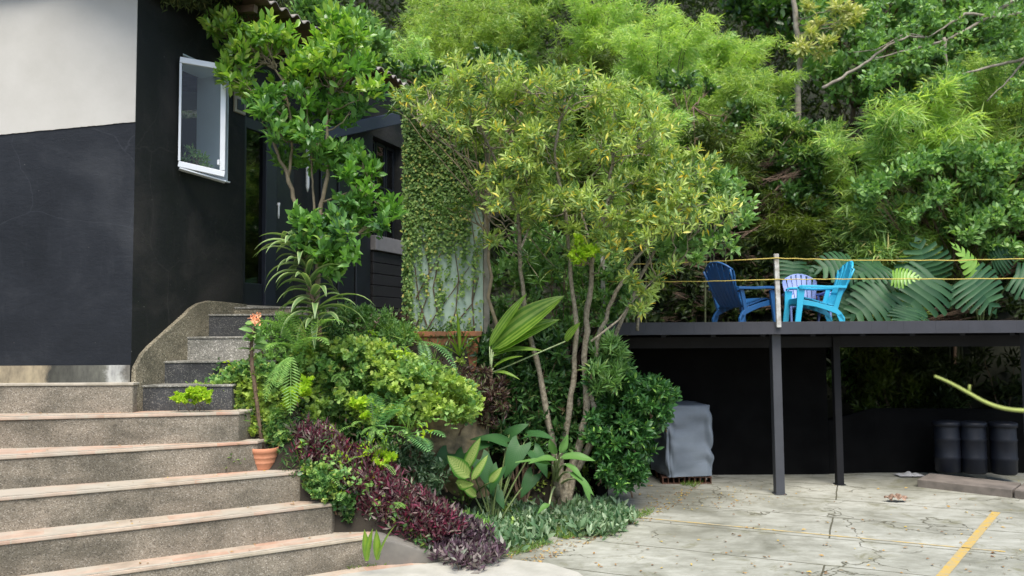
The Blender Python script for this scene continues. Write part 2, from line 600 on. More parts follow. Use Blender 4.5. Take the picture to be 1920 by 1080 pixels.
# wood and bark
M['bark'] = plain('bark', (.34, .295, .215), .85, c2=(.14, .115, .08), scale=34, bmp=.6)
M['bark_pale'] = plain('bark_pale', (.30, .265, .21), .85, c2=(.14, .12, .09), scale=10, bmp=.4)
M['stem'] = plain('stem', (.16, .22, .07), .6, .4, 10)
M['stem_pale'] = plain('stem_pale', (.34, .42, .20), .5, .25, 10)
M['stem_brown'] = plain('stem_brown', (.17, .11, .07), .8, .5, 12)
M['twig'] = plain('twig', (.26, .21, .13), .8, .4, 10)
M['vine_yellow'] = plain('vine_yellow', (.36, .42, .10), .6, .2, 8)
# house
def wallmat(name, base, lo, hi, bl=.35):
    m, nt, b = mat(name)
    p = pos(nt)
    n1 = noise(nt, p, 1.3, 6, .6, .4)
    r = ramp(nt, [(.3, lo), (.5, base), (.72, hi)]); nt.links.new(n1, r.inputs[0])
    n2 = noise(nt, pos(nt, (3, 3, .5)), 5, 6, .7)
    r2 = ramp(nt, [(.55, (0, 0, 0)), (.8, (1, 1, 1))]); nt.links.new(n2, r2.inputs[0])
    f = N(nt, 'ShaderNodeMath', operation='MULTIPLY'); f.inputs[1].default_value = bl
    nt.links.new(r2.outputs[0], f.inputs[0])
    c = mixc(nt, f.outputs[0], r.outputs[0], hi)
    n3 = noise(nt, p, 38, 2, .5)
    r3 = ramp(nt, [(.76, (0, 0, 0)), (.79, (1, 1, 1))]); nt.links.new(n3, r3.inputs[0])
    f3 = N(nt, 'ShaderNodeMath', operation='MULTIPLY'); f3.inputs[1].default_value = .4
    nt.links.new(r3.outputs[0], f3.inputs[0])
    c = mixc(nt, f3.outputs[0], c, (.35, .34, .30))
    nt.links.new(c, b.inputs['Base Color'])
    b.inputs['Roughness'].default_value = .62
    b.inputs['Specular IOR Level'].default_value = .22
    vc = N(nt, 'ShaderNodeTexVoronoi', Scale=1.1, feature='DISTANCE_TO_EDGE')
    nt.links.new(mixc(nt, .35, p, N(nt, 'ShaderNodeTexNoise', Scale=3.0, Detail=6.0).outputs[1]), vc.inputs['Vector'])
    rc = ramp(nt, [(.0, (.22, .22, .22)), (.003, (0, 0, 0))]); nt.links.new(vc.outputs['Distance'], rc.inputs[0])
    c = mixc(nt, rc.outputs[0], c, tuple(x * 2.2 for x in hi))
    nt.links.new(c, b.inputs['Base Color'])
    bump(nt, b, noise(nt, pos(nt, (1, 1, 1.8)), 12, 9, .75), .6, .010)
    return m


M['navy_wall'] = wallmat('navy_wall', (.0125, .015, .0195), (.007, .009, .012), (.030, .033, .038), .5)
M['black_wall'] = wallmat('black_wall', (.0125, .014, .0135), (.008, .010, .009), (.032, .030, .028), .6)
M['cream_wall'] = plain('cream_wall', (.46, .445, .405), .8, c2=(.41, .395, .355), scale=2.0, bmp=.35)
M['cream_trim'] = plain('cream_trim', (.45, .40, .32), .8, .2, 4)
M['black_steel'] = plain('black_steel', (.014, .017, .022), .4, .3, 4)
M['blue_steel'] = plain('blue_steel', (.022, .026, .038), .4, .2, 4)
M['board_black'] = plain('board_black', (.018, .017, .018), .6, .4, 7)
M['grey_counter'] = plain('grey_counter', (.22, .205, .20), .6, .15, 10)
M['white_alu'] = plain('white_alu', (.72, .75, .78), .35, .06, 5)
M['white_inner'] = plain('white_inner', (.58, .66, .72), .6, .08, 2)
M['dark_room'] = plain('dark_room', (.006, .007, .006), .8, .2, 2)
M['roof_under'] = plain('roof_under', (.20, .125, .085), .85, c2=(.11, .07, .05), scale=3, bmp=.3)
M['roof_top'] = plain('roof_top', (.36, .33, .29), .9, c2=(.16, .14, .12), scale=6, bmp=.5)
M['fascia'] = plain('fascia', (.07, .08, .10), .6, .3, 4)


def glass(name, tint=(.8, .85, .85), refl=.25):
    m, nt, b = mat(name)
    nt.nodes.remove(b)
    t = N(nt, 'ShaderNodeBsdfTransparent'); t.inputs[0].default_value = (*tint, 1)
    g = N(nt, 'ShaderNodeBsdfGlossy'); g.inputs['Roughness'].default_value = .03
    lw = N(nt, 'ShaderNodeLayerWeight', Blend=.5); fr = N(nt, 'ShaderNodeMath', operation='POWER'); fr.inputs[1].default_value = 3.0; nt.links.new(lw.outputs['Facing'], fr.inputs[0])
    mx = N(nt, 'ShaderNodeMixShader')
    a = N(nt, 'ShaderNodeMath', operation='ADD'); a.inputs[1].default_value = refl
    nt.links.new(fr.outputs[0], a.inputs[0]); nt.links.new(a.outputs[0], mx.inputs[0])
    nt.links.new(t.outputs[0], mx.inputs[1]); nt.links.new(g.outputs[0], mx.inputs[2])
    nt.links.new(mx.outputs[0], nt.nodes['Material Output'].inputs[0])
    return m


M['glass'] = glass('glass', (.85, .9, .9), .03)
M['dark_glass'] = glass('dark_glass', (.25, .28, .28), .06)


# concrete with exposed aggregate
def aggregate(name, dark, base, light, stain=(.10, .095, .08)):
    m, nt, b = mat(name)
    p = pos(nt)
    v = N(nt, 'ShaderNodeTexVoronoi', Scale=135.0); nt.links.new(p, v.inputs['Vector'])
    sx = N(nt, 'ShaderNodeSeparateXYZ'); nt.links.new(v.outputs['Color'], sx.inputs[0])
    r = ramp(nt, [(0, dark), (.35, base), (.8, base), (.93, light), (1, tuple(min(1, x * 1.2) for x in light))])
    nt.links.new(sx.outputs[0], r.inputs[0])
    n1 = noise(nt, pos(nt, (1, 1, 1.6)), 1.9, 6, .65, .3)
    rr = ramp(nt, [(.38, (.55, .55, .52)), (.62, (1.15, 1.12, 1.08))]); nt.links.new(n1, rr.inputs[0])
    c = mixc(nt, 1.0, r.outputs[0], rr.outputs[0], 'MULTIPLY')
    n2 = noise(nt, pos(nt, (2.2, 2.2, .7)), 1.7, 5, .6)
    r2 = ramp(nt, [(.58, (0, 0, 0)), (.75, (.6, .6, .6))]); nt.links.new(n2, r2.inputs[0])
    c = mixc(nt, r2.outputs[0], c, stain)
    nt.links.new(c, b.inputs['Base Color']); b.inputs['Roughness'].default_value = .9
    bump(nt, b, v.outputs['Distance'], .5, .006)
    return m


M['aggregate'] = aggregate('aggregate', (.11, .095, .075), (.215, .190, .150), (.30, .275, .235), (.12, .11, .09))
M['aggregate_dark'] = aggregate('aggregate_dark', (.03, .032, .036), (.05, .052, .055), (.13, .13, .12), (.03, .03, .032))
M['aggregate_grey'] = aggregate('aggregate_grey', (.10, .10, .09), (.22, .215, .19), (.42, .41, .38), (.14, .13, .12))
M['aggregate_gold'] = aggregate('aggregate_gold', (.06, .055, .04), (.20, .178, .125), (.36, .33, .25), (.13, .11, .07))


def treadmat():
    m, nt, b = mat('tile_tread')
    p = pos(nt, (1, 1, 1), (0, 0, R(-30)))
    br = N(nt, 'ShaderNodeTexBrick', Scale=1.0)
    br.inputs['Color1'].default_value = (.44, .265, .19, 1)
    br.inputs['Color2'].default_value = (.43, .37, .295, 1)
    br.inputs['Mortar'].default_value = (.42, .37, .29, 1)
    br.inputs['Mortar Size'].default_value = .005
    br.inputs['Brick Width'].default_value = .42
    br.inputs['Row Height'].default_value = .16
    nt.links.new(p, br.inputs['Vector'])
    n1 = noise(nt, pos(nt), 4, 6, .7)
    r = ramp(nt, [(.35, (.72, .70, .66)), (.6, (1.1, 1.08, 1.05))]); nt.links.new(n1, r.inputs[0])
    c = mixc(nt, 1.0, br.outputs[0], r.outputs[0], 'MULTIPLY')
    n2 = noise(nt, pos(nt), 1.6, 4)
    r2 = ramp(nt, [(.45, (0, 0, 0)), (.6, (.8, .8, .8))]); nt.links.new(n2, r2.inputs[0])
    c = mixc(nt, r2.outputs[0], c, (.40, .37, .305))
    nt.links.new(c, b.inputs['Base Color']); b.inputs['Roughness'].default_value = .8
    return m


M['tread'] = treadmat()
M['nosing'] = plain('nosing', (.44, .395, .32), .85, c2=(.30, .27, .21), scale=9, bmp=.3)


def patiomat():
    m, nt, b = mat('patio_concrete')
    A = R(23.8)
    p = pos(nt, (1, 1, 1), (0, 0, A))       # rotates the slab grid
    # bring one joint through the measured line
    pl = pos(nt, (1, 1, 1), (0, 0, A), (0.35, -8.30 + .93 * 9, 0))
    wob = noise(nt, pos(nt), 1.1, 4, .6)
    n1 = noise(nt, pos(nt), .8, 7, .68, .6)
    n4 = noise(nt, pos(nt, (1, 2.4, 1), (0, 0, A)), 3.5, 7, .7)
    r1 = ramp(nt, [(.3, (.15, .15, .115)), (.5, (.30, .30, .255)), (.70, (.44, .44, .39))]); nt.links.new(n1, r1.inputs[0])
    r4 = ramp(nt, [(.3, (.72, .71, .66)), (.6, (1.08, 1.08, 1.06))]); nt.links.new(n4, r4.inputs[0])
    c = mixc(nt, 1.0, r1.outputs[0], r4.outputs[0], 'MULTIPLY')
    # moss and dirt blotches
    n2 = noise(nt, pos(nt), 2.3, 8, .75, .5)
    r2 = ramp(nt, [(.54, (0, 0, 0)), (.66, (.85, .85, .85))]); nt.links.new(n2, r2.inputs[0])
    c = mixc(nt, r2.outputs[0], c, (.16, .155, .09))
    # joints
    ad = N(nt, 'ShaderNodeVectorMath', operation='ADD')
    sc_ = N(nt, 'ShaderNodeVectorMath', operation='SCALE'); sc_.inputs['Scale'].default_value = .05
    nw = N(nt, 'ShaderNodeTexNoise', Scale=2.2, Detail=5.0)
    g_ = N(nt, 'ShaderNodeNewGeometry'); nt.links.new(g_.outputs['Position'], nw.inputs['Vector'])
    nt.links.new(nw.outputs['Color'], sc_.inputs[0])
    nt.links.new(pl, ad.inputs[0]); nt.links.new(sc_.outputs[0], ad.inputs[1])
    br = N(nt, 'ShaderNodeTexBrick', Scale=1.0, offset=0.37)
    br.inputs['Mortar Size'].default_value = .010
    br.inputs['Mortar Smooth'].default_value = .4
    br.inputs['Brick Width'].default_value = 7.3
    br.inputs['Row Height'].default_value = .93
    nt.links.new(ad.outputs[0], br.inputs['Vector'])
    # cracks
    v = N(nt, 'ShaderNodeTexVoronoi', Scale=.62, feature='DISTANCE_TO_EDGE')
    sc2 = N(nt, 'ShaderNodeVectorMath', operation='SCALE'); sc2.inputs['Scale'].default_value = 1.1
    nt.links.new(nw.outputs['Color'], sc2.inputs[0])
    ad2 = N(nt, 'ShaderNodeVectorMath', operation='ADD')
    nt.links.new(p, ad2.inputs[0]); nt.links.new(sc2.outputs[0], ad2.inputs[1])
    nt.links.new(ad2.outputs[0], v.inputs['Vector'])
    rc = ramp(nt, [(.003, (1, 1, 1)), (.011, (0, 0, 0))]); nt.links.new(v.outputs['Distance'], rc.inputs[0])
    br_ = ramp(nt, [(.42, (0, 0, 0)), (.55, (1, 1, 1))]); nt.links.new(noise(nt, pos(nt), .9, 3), br_.inputs[0])
    mm = N(nt, 'ShaderNodeMath', operation='MULTIPLY')
    nt.links.new(rc.outputs[0], mm.inputs[0]); nt.links.new(br_.outputs[0], mm.inputs[1])
    mxx = N(nt, 'ShaderNodeMath', operation='MAXIMUM')
    nt.links.new(mm.outputs[0], mxx.inputs[0]); nt.links.new(br.outputs['Fac'], mxx.inputs[1])
    c = mixc(nt, mxx.outputs[0], c, (.085, .08, .05))
    # gravel specks
    n3 = noise(nt, pos(nt), 60, 2)
    r3 = ramp(nt, [(.70, (0, 0, 0)), (.76, (.7, .7, .7))]); nt.links.new(n3, r3.inputs[0])
    c = mixc(nt, r3.outputs[0], c, (.14, .12, .09))
    nt.links.new(c, b.inputs['Base Color']); b.inputs['Roughness'].default_value = .85
    hb = mixc(nt, mxx.outputs[0], (1, 1, 1), (0, 0, 0))
    hb = mixc(nt, .25, hb, n4)
    bump(nt, b, hb, .6, .012)
    return m


M['patio'] = patiomat()
M['pale_slab'] = plain('pale_slab', (.44, .425, .37), .85, c2=(.34, .33, .28), scale=4, bmp=.3)
M['paint_yellow'] = plain('paint_yellow', (.50, .32, .05), .85, c2=(.34, .29, .17), scale=16)


def fademat():
    m, nt, b = mat('paint_faded')
    nv = noise(nt, pos(nt), 7, 6, .7)
    r = ramp(nt, [(.42, (.36, .33, .24)), (.60, (.58, .40, .10))]); nt.links.new(nv, r.inputs[0])
    nt.links.new(r.outputs[0], b.inputs['Base Color']); b.inputs['Roughness'].default_value = .85
    return m


M['paint_faded'] = fademat()
M['soil'] = plain('soil', (.034, .027, .019), .95, c2=(.025, .02, .013), scale=5, bmp=.8)
M['hill_soil'] = plain('hill_soil', (.018, .020, .010), .95, c2=(.015, .018, .009), scale=1, bmp=.8)
M['rock'] = plain('rock', (.36, .27, .155), .9, c2=(.10, .08, .05), scale=7, bmp=.9)
M['grey_plaster'] = plain('grey_plaster', (.20, .185, .16), .9, c2=(.105, .10, .09), scale=2.5, bmp=.4)
def stripmat():
    m, nt, b = mat('base_strip')
    g = N(nt, 'ShaderNodeNewGeometry'); sx = N(nt, 'ShaderNodeSeparateXYZ'); nt.links.new(g.outputs['Position'], sx.inputs[0])
    nz_ = noise(nt, pos(nt), 5, 6, .7)
    ma = N(nt, 'ShaderNodeMath', operation='MULTIPLY_ADD'); ma.inputs[1].default_value = .30; nt.links.new(nz_, ma.inputs[0]); nt.links.new(sx.outputs[0], ma.inputs[2])
    mr = N(nt, 'ShaderNodeMapRange'); mr.inputs[1].default_value = -4.6; mr.inputs[2].default_value = -3.2
    nt.links.new(ma.outputs[0], mr.inputs[0])
    r = ramp(nt, [(0, (.30, .25, .17)), (.46, (.30, .25, .17)), (.50, (.055, .055, .045)), (.72, (.10, .10, .085)), (.84, (.12, .12, .10)), (.88, (.42, .42, .40)), (.93, (.40, .40, .38)), (.97, (.16, .15, .13))])
    nt.links.new(mr.outputs[0], r.inputs[0])
    rr = ramp(nt, [(.35, (.6, .6, .6)), (.65, (1.15, 1.15, 1.1))]); nt.links.new(noise(nt, pos(nt, (1, 1, .4)), 14, 6, .7), rr.inputs[0])
    nt.links.new(mixc(nt, 1.0, r.outputs[0], rr.outputs[0], 'MULTIPLY'), b.inputs['Base Color'])
    b.inputs['Roughness'].default_value = .9
    return m


M['base_strip'] = stripmat()
M['terracotta'] = plain('terracotta', (.56, .25, .14), .75, c2=(.46, .19, .10), scale=7, bmp=.15)
M['terracotta_old'] = plain('terracotta_old', (.42, .15, .06), .8, c2=(.12, .07, .04), scale=5, bmp=.3)
M['deck_steel'] = plain('deck_steel', (.034, .035, .044), .6, .3, 2.5)
M['deck_board'] = plain('deck_board', (.10, .09, .085), .7, .4, 5)
M['post_steel'] = plain('post_steel', (.050, .053, .062), .6, .25, 3)
M['post_dark'] = plain('post_dark', (.012, .012, .014), .6, .3, 3, spec=.2)
M['post_wood'] = plain('post_wood', (.50, .50, .48), .7, c2=(.26, .24, .20), scale=16)
M['rope'] = plain('rope', (.58, .45, .09), .7, .3, 30)
M['chair_navy'] = plain('chair_navy', (.014, .085, .23), .42, .12, 3)
M['chair_lav'] = plain('chair_lav', (.20, .28, .58), .45, .10, 3)
M['chair_turq'] = plain('chair_turq', (.03, .40, .60), .42, .08, 3)
M['cover'] = plain('cover', (.17, .20, .235), .5, c2=(.13, .155, .19), scale=3, bmp=.3)
M['cover_dark'] = plain('cover_dark', (.05, .055, .065), .6, .2, 3)
M['brick'] = plain('brick', (.13, .06, .035), .9, .4, 8)
M['barrel'] = plain('barrel', (.006, .008, .014), .5, .2, 3, spec=.3)
M['kerb'] = plain('kerb', (.20, .17, .145), .9, c2=(.11, .095, .08), scale=4, bmp=.4)
M['panel_aqua'] = plain('panel_aqua', (.43, .55, .45), .6, c2=(.34, .44, .35), scale=2.5)
M['panel_post'] = plain('panel_post', (.27, .25, .20), .8, .4, 9)
M['flower'] = plain('flower', (.90, .42, .22), .6, c2=(.85, .30, .14), scale=30)
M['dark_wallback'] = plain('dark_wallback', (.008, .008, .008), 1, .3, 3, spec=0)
M['rag'] = plain('rag', (.5, .5, .5), .9, .3, 9)
M['dead_leaf'] = plain('dead_leaf', (.36, .24, .17), .8, c2=(.13, .075, .05), scale=22)
M['pot_soil'] = M['soil']
# ============================================================ SETTING
rng0 = np.random.default_rng(7)


def sst(a, b, x):
    t = min(1, max(0, (x - a) / (b - a)))
    return t * t * (3 - 2 * t)


def bankz(x, y):
    g = min(1.95, max(0, .93 * (-.66 - x)))
    ys = 8.45 if x > -1.25 else 8.45 - min(1, (-1.25 - x) / .75) * .95
    ys += .60 * sst(-.55, -.15, x)
    t = sst(ys - .12, ys + .25, y) * 1.9 * sst(.75, .25, x)
    if y > 9.3 and x < .9: t = max(t, 1.9 * sst(.95, .4, x))
    h = max(g, t)
    if x < -1.7: h = min(h, .72 + max(0, y - 7.1) * 1.9 + max(0, -2.2 - x) * 1.2 * sst(6.9, 7.3, y))
    if x < -2.22: h = min(h, 1.22)
    if y < 7.0: return -.03
    return h + .03 * mnoise.noise(Vector((x * 3, y * 3, 0)))


def hillz(x, y):
    if x < .9: return 1.80 + max(0, y - 13.45) * .95
    st = 1.75
    if 5.3 < x < 8.5: st = .55 + 1.2 * sst(14.2, 15.5, y)
    return st + max(0, y - 13.5) * .80


def grid(name, x0, x1, y0, y1, st, fn, m, kind='structure'):
    nx, ny = int((x1 - x0) / st) + 1, int((y1 - y0) / st) + 1
    vs = [(x0 + i * st, y0 + j * st, fn(x0 + i * st, y0 + j * st)) for j in range(ny) for i in range(nx)]
    fs = [(j * nx + i, j * nx + i + 1, (j + 1) * nx + i + 1, (j + 1) * nx + i) for j in range(ny - 1) for i in range(nx - 1)]
    b = MB(); b.add(vs, fs)
    o = b.build(name, m, smooth=True)
    return tag(o, kind=kind)


b = MB(); b.add([(-160, -160, -.03), (160, -160, -.03), (160, 160, -.03), (-160, 160, -.03)], [(0, 1, 2, 3)])
tag(b.build('ground', M['soil']), kind='structure')
b = MB(); b.add([(-7, -4, 0), (14, -4, 0), (14, 13.3, 0), (-7, 13.3, 0)], [(0, 1, 2, 3)])
tag(b.build('patio', M['patio']), kind='structure')
grid('hillside', -20, 30, 13.45, 34, .5, lambda x, y: -.15 if y < 13.5 else hillz(x, y) + .25 * mnoise.noise(Vector((x * .5, y * .5, 3))), M['hill_soil'])
grid('planting_bank', -2.66, .98, 6.96, 13.5, .12, lambda x, y: bankz(x, y) - (.06 if bankz(x, y) < .08 else 0), M['soil'])

# pale rounded slab and tiled strip at the foot of the steps
pl = [atz(a, c, .02) for a, c in ((545, 1110), (640, 1077), (760, 1061), (850, 1052), (950, 1048), (1030, 1056), (1085, 1073), (1120, 1100), (1100, 1200), (500, 1200))]
b = MB(); b.prism([(p.x, p.y) for p in pl], -.01, .022)
tag(b.build('path', M['pale_slab'], bevel=.006), kind='structure')
pl = [atz(a, c, .012) for a, c in ((560, 1079), (650, 1065), (760, 1056), (800, 1056), (770, 1062), (640, 1079), (560, 1100))]
b = MB(); b.prism([(p.x, p.y) for p in pl], -.01, .012)
tag(b.build('path', M['tread']), kind='structure')


def strip(name, p, q, wd, m, z=.004):
    a, c = atz(*p, z), atz(*q, z)
    d = (c - a).normalized(); s = Vector((-d.y, d.x, 0)) * wd / 2
    n = 40; vs, fs = [], []
    for i in range(n + 1):
        k = a.lerp(c, i / n)
        e = rng0.uniform(-.008, .008, 2)
        vs += [k + s * (1 + e[0] * 6), k - s * (1 + e[1] * 6)]
    for i in range(n): fs.append((i * 2, i * 2 + 1, i * 2 + 3, i * 2 + 2))
    bb = MB(); bb.add(vs, fs)
    return bb.build(name, m)


tag(strip('parking_line', (1868, 960), (1740, 1110), .078, M['paint_yellow']), kind='structure')
tag(strip('joint_line', (1185, 969), (1885, 1034), .03, M['paint_faded']), kind='structure')

# ------------------------------------------------------------ steps
ST = thing('staircase', (-2.6, 6.6, 0), 'broad outdoor steps of speckled exposed aggregate with pink tiled treads', 'steps')
lvl_steps = [((0, 782), (448, 771.5), 1.30), ((0, 855), (483, 826), 1.04), ((0, 932), (563, 883), .78),
      ((0, 1015), (623, 943), .52), ((150, 1080), (690, 1005), .26)]
for i, (p, q, z) in enumerate(lvl_steps):
    a, c = atz(*p, z), atz(*q, z)
    l = a + (a - c) * 1.6
    # slightly bowed front edge
    fr = [l, a, a.lerp(c, .5) + Vector((0, -.012, 0)), c]
    s = MB(); s.prism([(v.x, v.y) for v in fr] + [(c.x + .10, 7.5), (l.x, 7.5)], -.02, z - .028)
    so_ = s.build('step', M['aggregate'], ST, bevel=.008)
    o_ = Vector((.006, -.012, 0))
    t = MB(); t.prism([((v + o_).x, (v + o_).y) for v in fr] + [(c.x + .10, 7.45), (l.x, 7.45)], z - .0275, z)
    t.build('tread', M['tread'], so_, bevel=.006)
    nn = MB()
    off = Vector((0, .045, .002))
    nn.add([fr[0] + o_ + Vector((0, .006, .002)), fr[1] + o_ + Vector((0, .006, .002)), fr[2] + o_ + Vector((0, .006, .002)), fr[3] + o_ + Vector((0, .006, .002)),
            fr[3] + off, fr[2] + off, fr[1] + off, fr[0] + off], [(0, 1, 6, 7), (1, 2, 5, 6), (2, 3, 4, 5)])
    nn.build('nosing', M['nosing'], so_)
# grey plastered end of the lowest step
a, c = atz(690, 1005, .26), atz(835, 1052, .0)
b = MB()
pts = [(a.x - .02, a.y + .0), (a.x + .25, a.y + .03), (c.x, c.y), (c.x + .05, c.y + .35), (a.x + .1, a.y + .55)]
b.prism(pts, -.02, 0, [.255, .21, .03, .03, .30])
b.build('end_plinth', M['grey_plaster'], ST, bevel=.03, seg=3)
# upper platform by the house
CX, CY = -3.35, 7.05
xr = at(249, 720, 6.98).x
b = MB(); b.prism([(-9, 6.98), (xr, 6.98), (xr, 7.5), (-9, 7.5)], 0, 1.535)
pf = b.build('platform', M['aggregate'], ST, bevel=.01)
b = MB(); b.prism([(-9, 6.968), (xr + .01, 6.968), (xr + .01, 7.3), (-9, 7.3)], 1.5355, 1.56)
b.build('coping', M['nosing'], pf, bevel=.006)
U, NO = Vector((.339, .941, 0)), Vector((.941, -.339, 0))
C0 = Vector((CX, CY, 0))


def wp(t, d=0, z=0):
    return C0 + U * t + NO * d + Vector((0, 0, z))


US = thing('entrance_steps', (-2.7, 7.5, 1.3), 'short flight of dark painted steps climbing to the black door', 'steps')
for y0, pxl, xr_, z, m in ((7.12, 250, -2.5, 1.527, 'aggregate_dark'), (7.36, 291, -2.2, 1.73, 'aggregate_dark'),
                           (7.63, 334, -2.1, 1.95, 'aggregate_grey'), (7.90, 370, -2.0, 2.17, 'aggregate_dark'),
                           (8.25, 400, -1.9, 2.25, 'aggregate_gold')):
    xl = at(pxl, 620, y0).x
    b = MB(); b.prism([(xl, y0), (xr_, y0 + .05), (xr_, 8.9), (xl, 8.9)], 1.0, z - .02)
    s_ = b.build('step', M[m], US, bevel=.006)
    b = MB(); b.prism([(xl, y0 - .01), (xr_ + .01, y0 + .04), (xr_ + .01, 8.9), (xl, 8.9)], z - .0195, z)
    b.build('tread', M['aggregate_grey'], s_, bevel=.005)

# ------------------------------------------------------------ house
H = thing('house', (CX, CY, 1.5), 'low house with dark painted walls, a cream upper wall and corrugated eaves', 'house')
b = MB()
b.add([(-9, CY, 1.71), (CX, CY, 1.71), (CX, CY, 3.87), (-9, CY, 3.36), (-9, CY + .2, 1.71), (CX - .1, CY + .2, 1.71), (CX - .1, CY + .2, 3.87), (-9, CY + .2, 3.36)],
      [(0, 1, 2, 3), (7, 6, 5, 4), (1, 5, 6, 2), (3, 2, 6, 7)])
b.build('lower_wall', M['navy_wall'], H)
b = MB()
y_ = CY - .008
# ragged paint edge between the two colours
n = 260
vs, fs = [], []
for i in range(n + 1):
    x = -9 + (CX + 9) * i / n
    zz = 3.36 + (3.87 - 3.36) * i / n + .004 * mnoise.noise(Vector((x * 7, 0, 0))) + .004 * mnoise.noise(Vector((x * 31, 4, 0)))
    vs += [(x, y_, zz), (x, y_, 5.6), (x, CY + .2, zz), (x, CY + .2, 5.6)]
for i in range(n):
    k = i * 4
    fs += [(k, k + 4, k + 5, k + 1), (k, k + 2, k + 6, k + 4)]
fs.append((n * 4, n * 4 + 2, n * 4 + 3, n * 4 + 1))
b.add(vs, fs)
b.build('upper_wall', M['cream_wall'], H)
b = MB(); b.prism([(-9, CY - .018), (CX - .0, CY - .018), (CX - .05, CY + .15), (-9, CY + .15)], 1.50, 1.709)
b.build('base_strip', M['base_strip'], H)


def wbox(b, t0, t1, z0, z1, d0, d1):
    p = [wp(t0, d0), wp(t1, d0), wp(t1, d1), wp(t0, d1)]
    return b.prism([(v.x, v.y) for v in p], z0, z1)


b = MB()
TH = -.35
wbox(b, .0, .566, 1.2, 5.5, 0, TH)
wbox(b, .566, 1.231, 1.2, 3.53, 0, TH)
wbox(b, .566, 1.231, 4.68, 5.5, 0, TH)
wbox(b, 1.231, 1.49, 1.2, 5.5, 0, TH)
b.build('side_wall', M['black_wall'], H)
b = MB()
wbox(b, 1.49, 4.31, 4.32, 5.5, -.06, -.3)       # above the door
wbox(b, 2.46, 3.0, 2.0, 4.32, -.08, -.3)
wbox(b, 3.0, 4.31, 2.0, 4.32, -.10, -.3)
wbox(b, 4.31, 5.30, 4.75, 5.5, -.08, -.3)
wbox(b, 5.22, 5.32, 2.0, 4.75, -.05, -.3)
b.build('rear_side_wall', M['black_wall'], H)
b = MB()
for k in range(7):
    wbox(b, 4.32, 5.215, 2.0 + k * .16, 2.152 + k * .16, -.05, -.3)
b.build('board_cladding', M['board_black'], H, bevel=.006)
b = MB(); wbox(b, 4.30, 5.225, 3.12, 3.33, .0, -.4)
b.build('counter', M['grey_counter'], H, bevel=.008)
# end and back walls, floor, so that the rooms are closed
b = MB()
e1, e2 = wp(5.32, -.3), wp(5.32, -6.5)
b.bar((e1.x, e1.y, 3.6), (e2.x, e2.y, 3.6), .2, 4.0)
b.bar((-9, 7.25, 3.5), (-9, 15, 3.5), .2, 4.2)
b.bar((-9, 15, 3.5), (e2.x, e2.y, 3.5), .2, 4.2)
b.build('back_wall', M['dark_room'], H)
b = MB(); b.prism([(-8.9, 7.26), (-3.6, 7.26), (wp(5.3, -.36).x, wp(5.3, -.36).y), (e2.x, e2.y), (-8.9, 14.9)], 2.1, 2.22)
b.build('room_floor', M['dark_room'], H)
# rough golden aggregate skirting on the side wall, with its curved top
b = MB()
pr = [(248, 716), (249, 690), (262, 664), (276, 648), (296, 630), (318, 610), (338, 592), (352, 578), (366, 569), (385, 564), (410, 566), (440, 569), (456, 571)]
vs, fs = [], []
for px, py in pr:
    k = (px - 960) / FPX
    t = (-CX + k * CY) / (.339 - k * .941)
    t = max(t, .004)
    p = wp(t)
    z = at(px, py, p.y).z
    for d in (.045, -.02):
        q = wp(t, d)
        vs += [(q.x, q.y, 1.2), (q.x, q.y, z)]
for i in range(len(pr) - 1):
    k = i * 4
    fs += [(k, k + 4, k + 5, k + 1), (k + 1, k + 5, k + 7, k + 3)]
fs += [(0, 1, 3, 2), (len(vs) - 4, len(vs) - 2, len(vs) - 1, len(vs) - 3)]
b.add(vs, fs)
b.build('skirting', M['aggregate_gold'], H, bevel=.012)

# window: deep white reveal, open white casement
b = MB()
wbox(b, .567, 1.2305, 3.531, 3.545, .03, TH)
b.build('window_sill', M['white_alu'], H)
b = MB()
wbox(b, .567, 1.218, 4.665, 4.679, -.002, TH)
wbox(b, 1.218, 1.2305, 3.546, 4.679, -.002, TH - .05)
b.build('window_reveal', M['white_inner'], H)
hA = Vector((at(336, 200, 7.5).x, 7.5, 0)); hB = Vector((at(423, 200, 7.64).x, 7.64, 0))
dn = (hB - hA).normalized()
nrm_ = Vector((dn.y, -dn.x, 0))
zA0, zA1 = at(336, 313, 7.5).z, at(336, 107, 7.5).z
zB0, zB1 = at(423, 333, 7.64).z, at(423, 122, 7.64).z


def fp(u, v):
    """point in the open sash, u along, v up"""
    p = hA.lerp(hB, u)
    return Vector((p.x, p.y, (zA0 + (zA1 - zA0) * v) * (1 - u) + (zB0 + (zB1 - zB0) * v) * u))


b = MB()
b.bar(fp(0, .027), fp(1, .027), .045, .055)
b.bar(fp(0, .973), fp(1, .973), .045, .055)
b.bar(fp(.02, .055), fp(.02, .945), .022, .042, nrm_)
b.bar(fp(.945, .055), fp(.945, .945), .048, .042, nrm_)
win = b.build('window', M['white_alu'], H, bevel=.004)
b = MB()
b.add([fp(.03, .05), fp(.92, .05), fp(.92, .95), fp(.03, .95)], [(0, 1, 2, 3)])
b.build('pane', M['glass'], win)
b = MB()
b.bar(fp(0, -.012) + Vector((.0, .02, 0)), fp(.95, -.03) + Vector((0, .08, 0)), .10, .012)
b.build('lower_track', M['white_alu'], win)
b = MB(); b.box(fp(.91, .12) + Vector((-.01, -.03, 0)), (.02, .03, .05)); b.build('latch', M['white_alu'], win, bevel=.004)

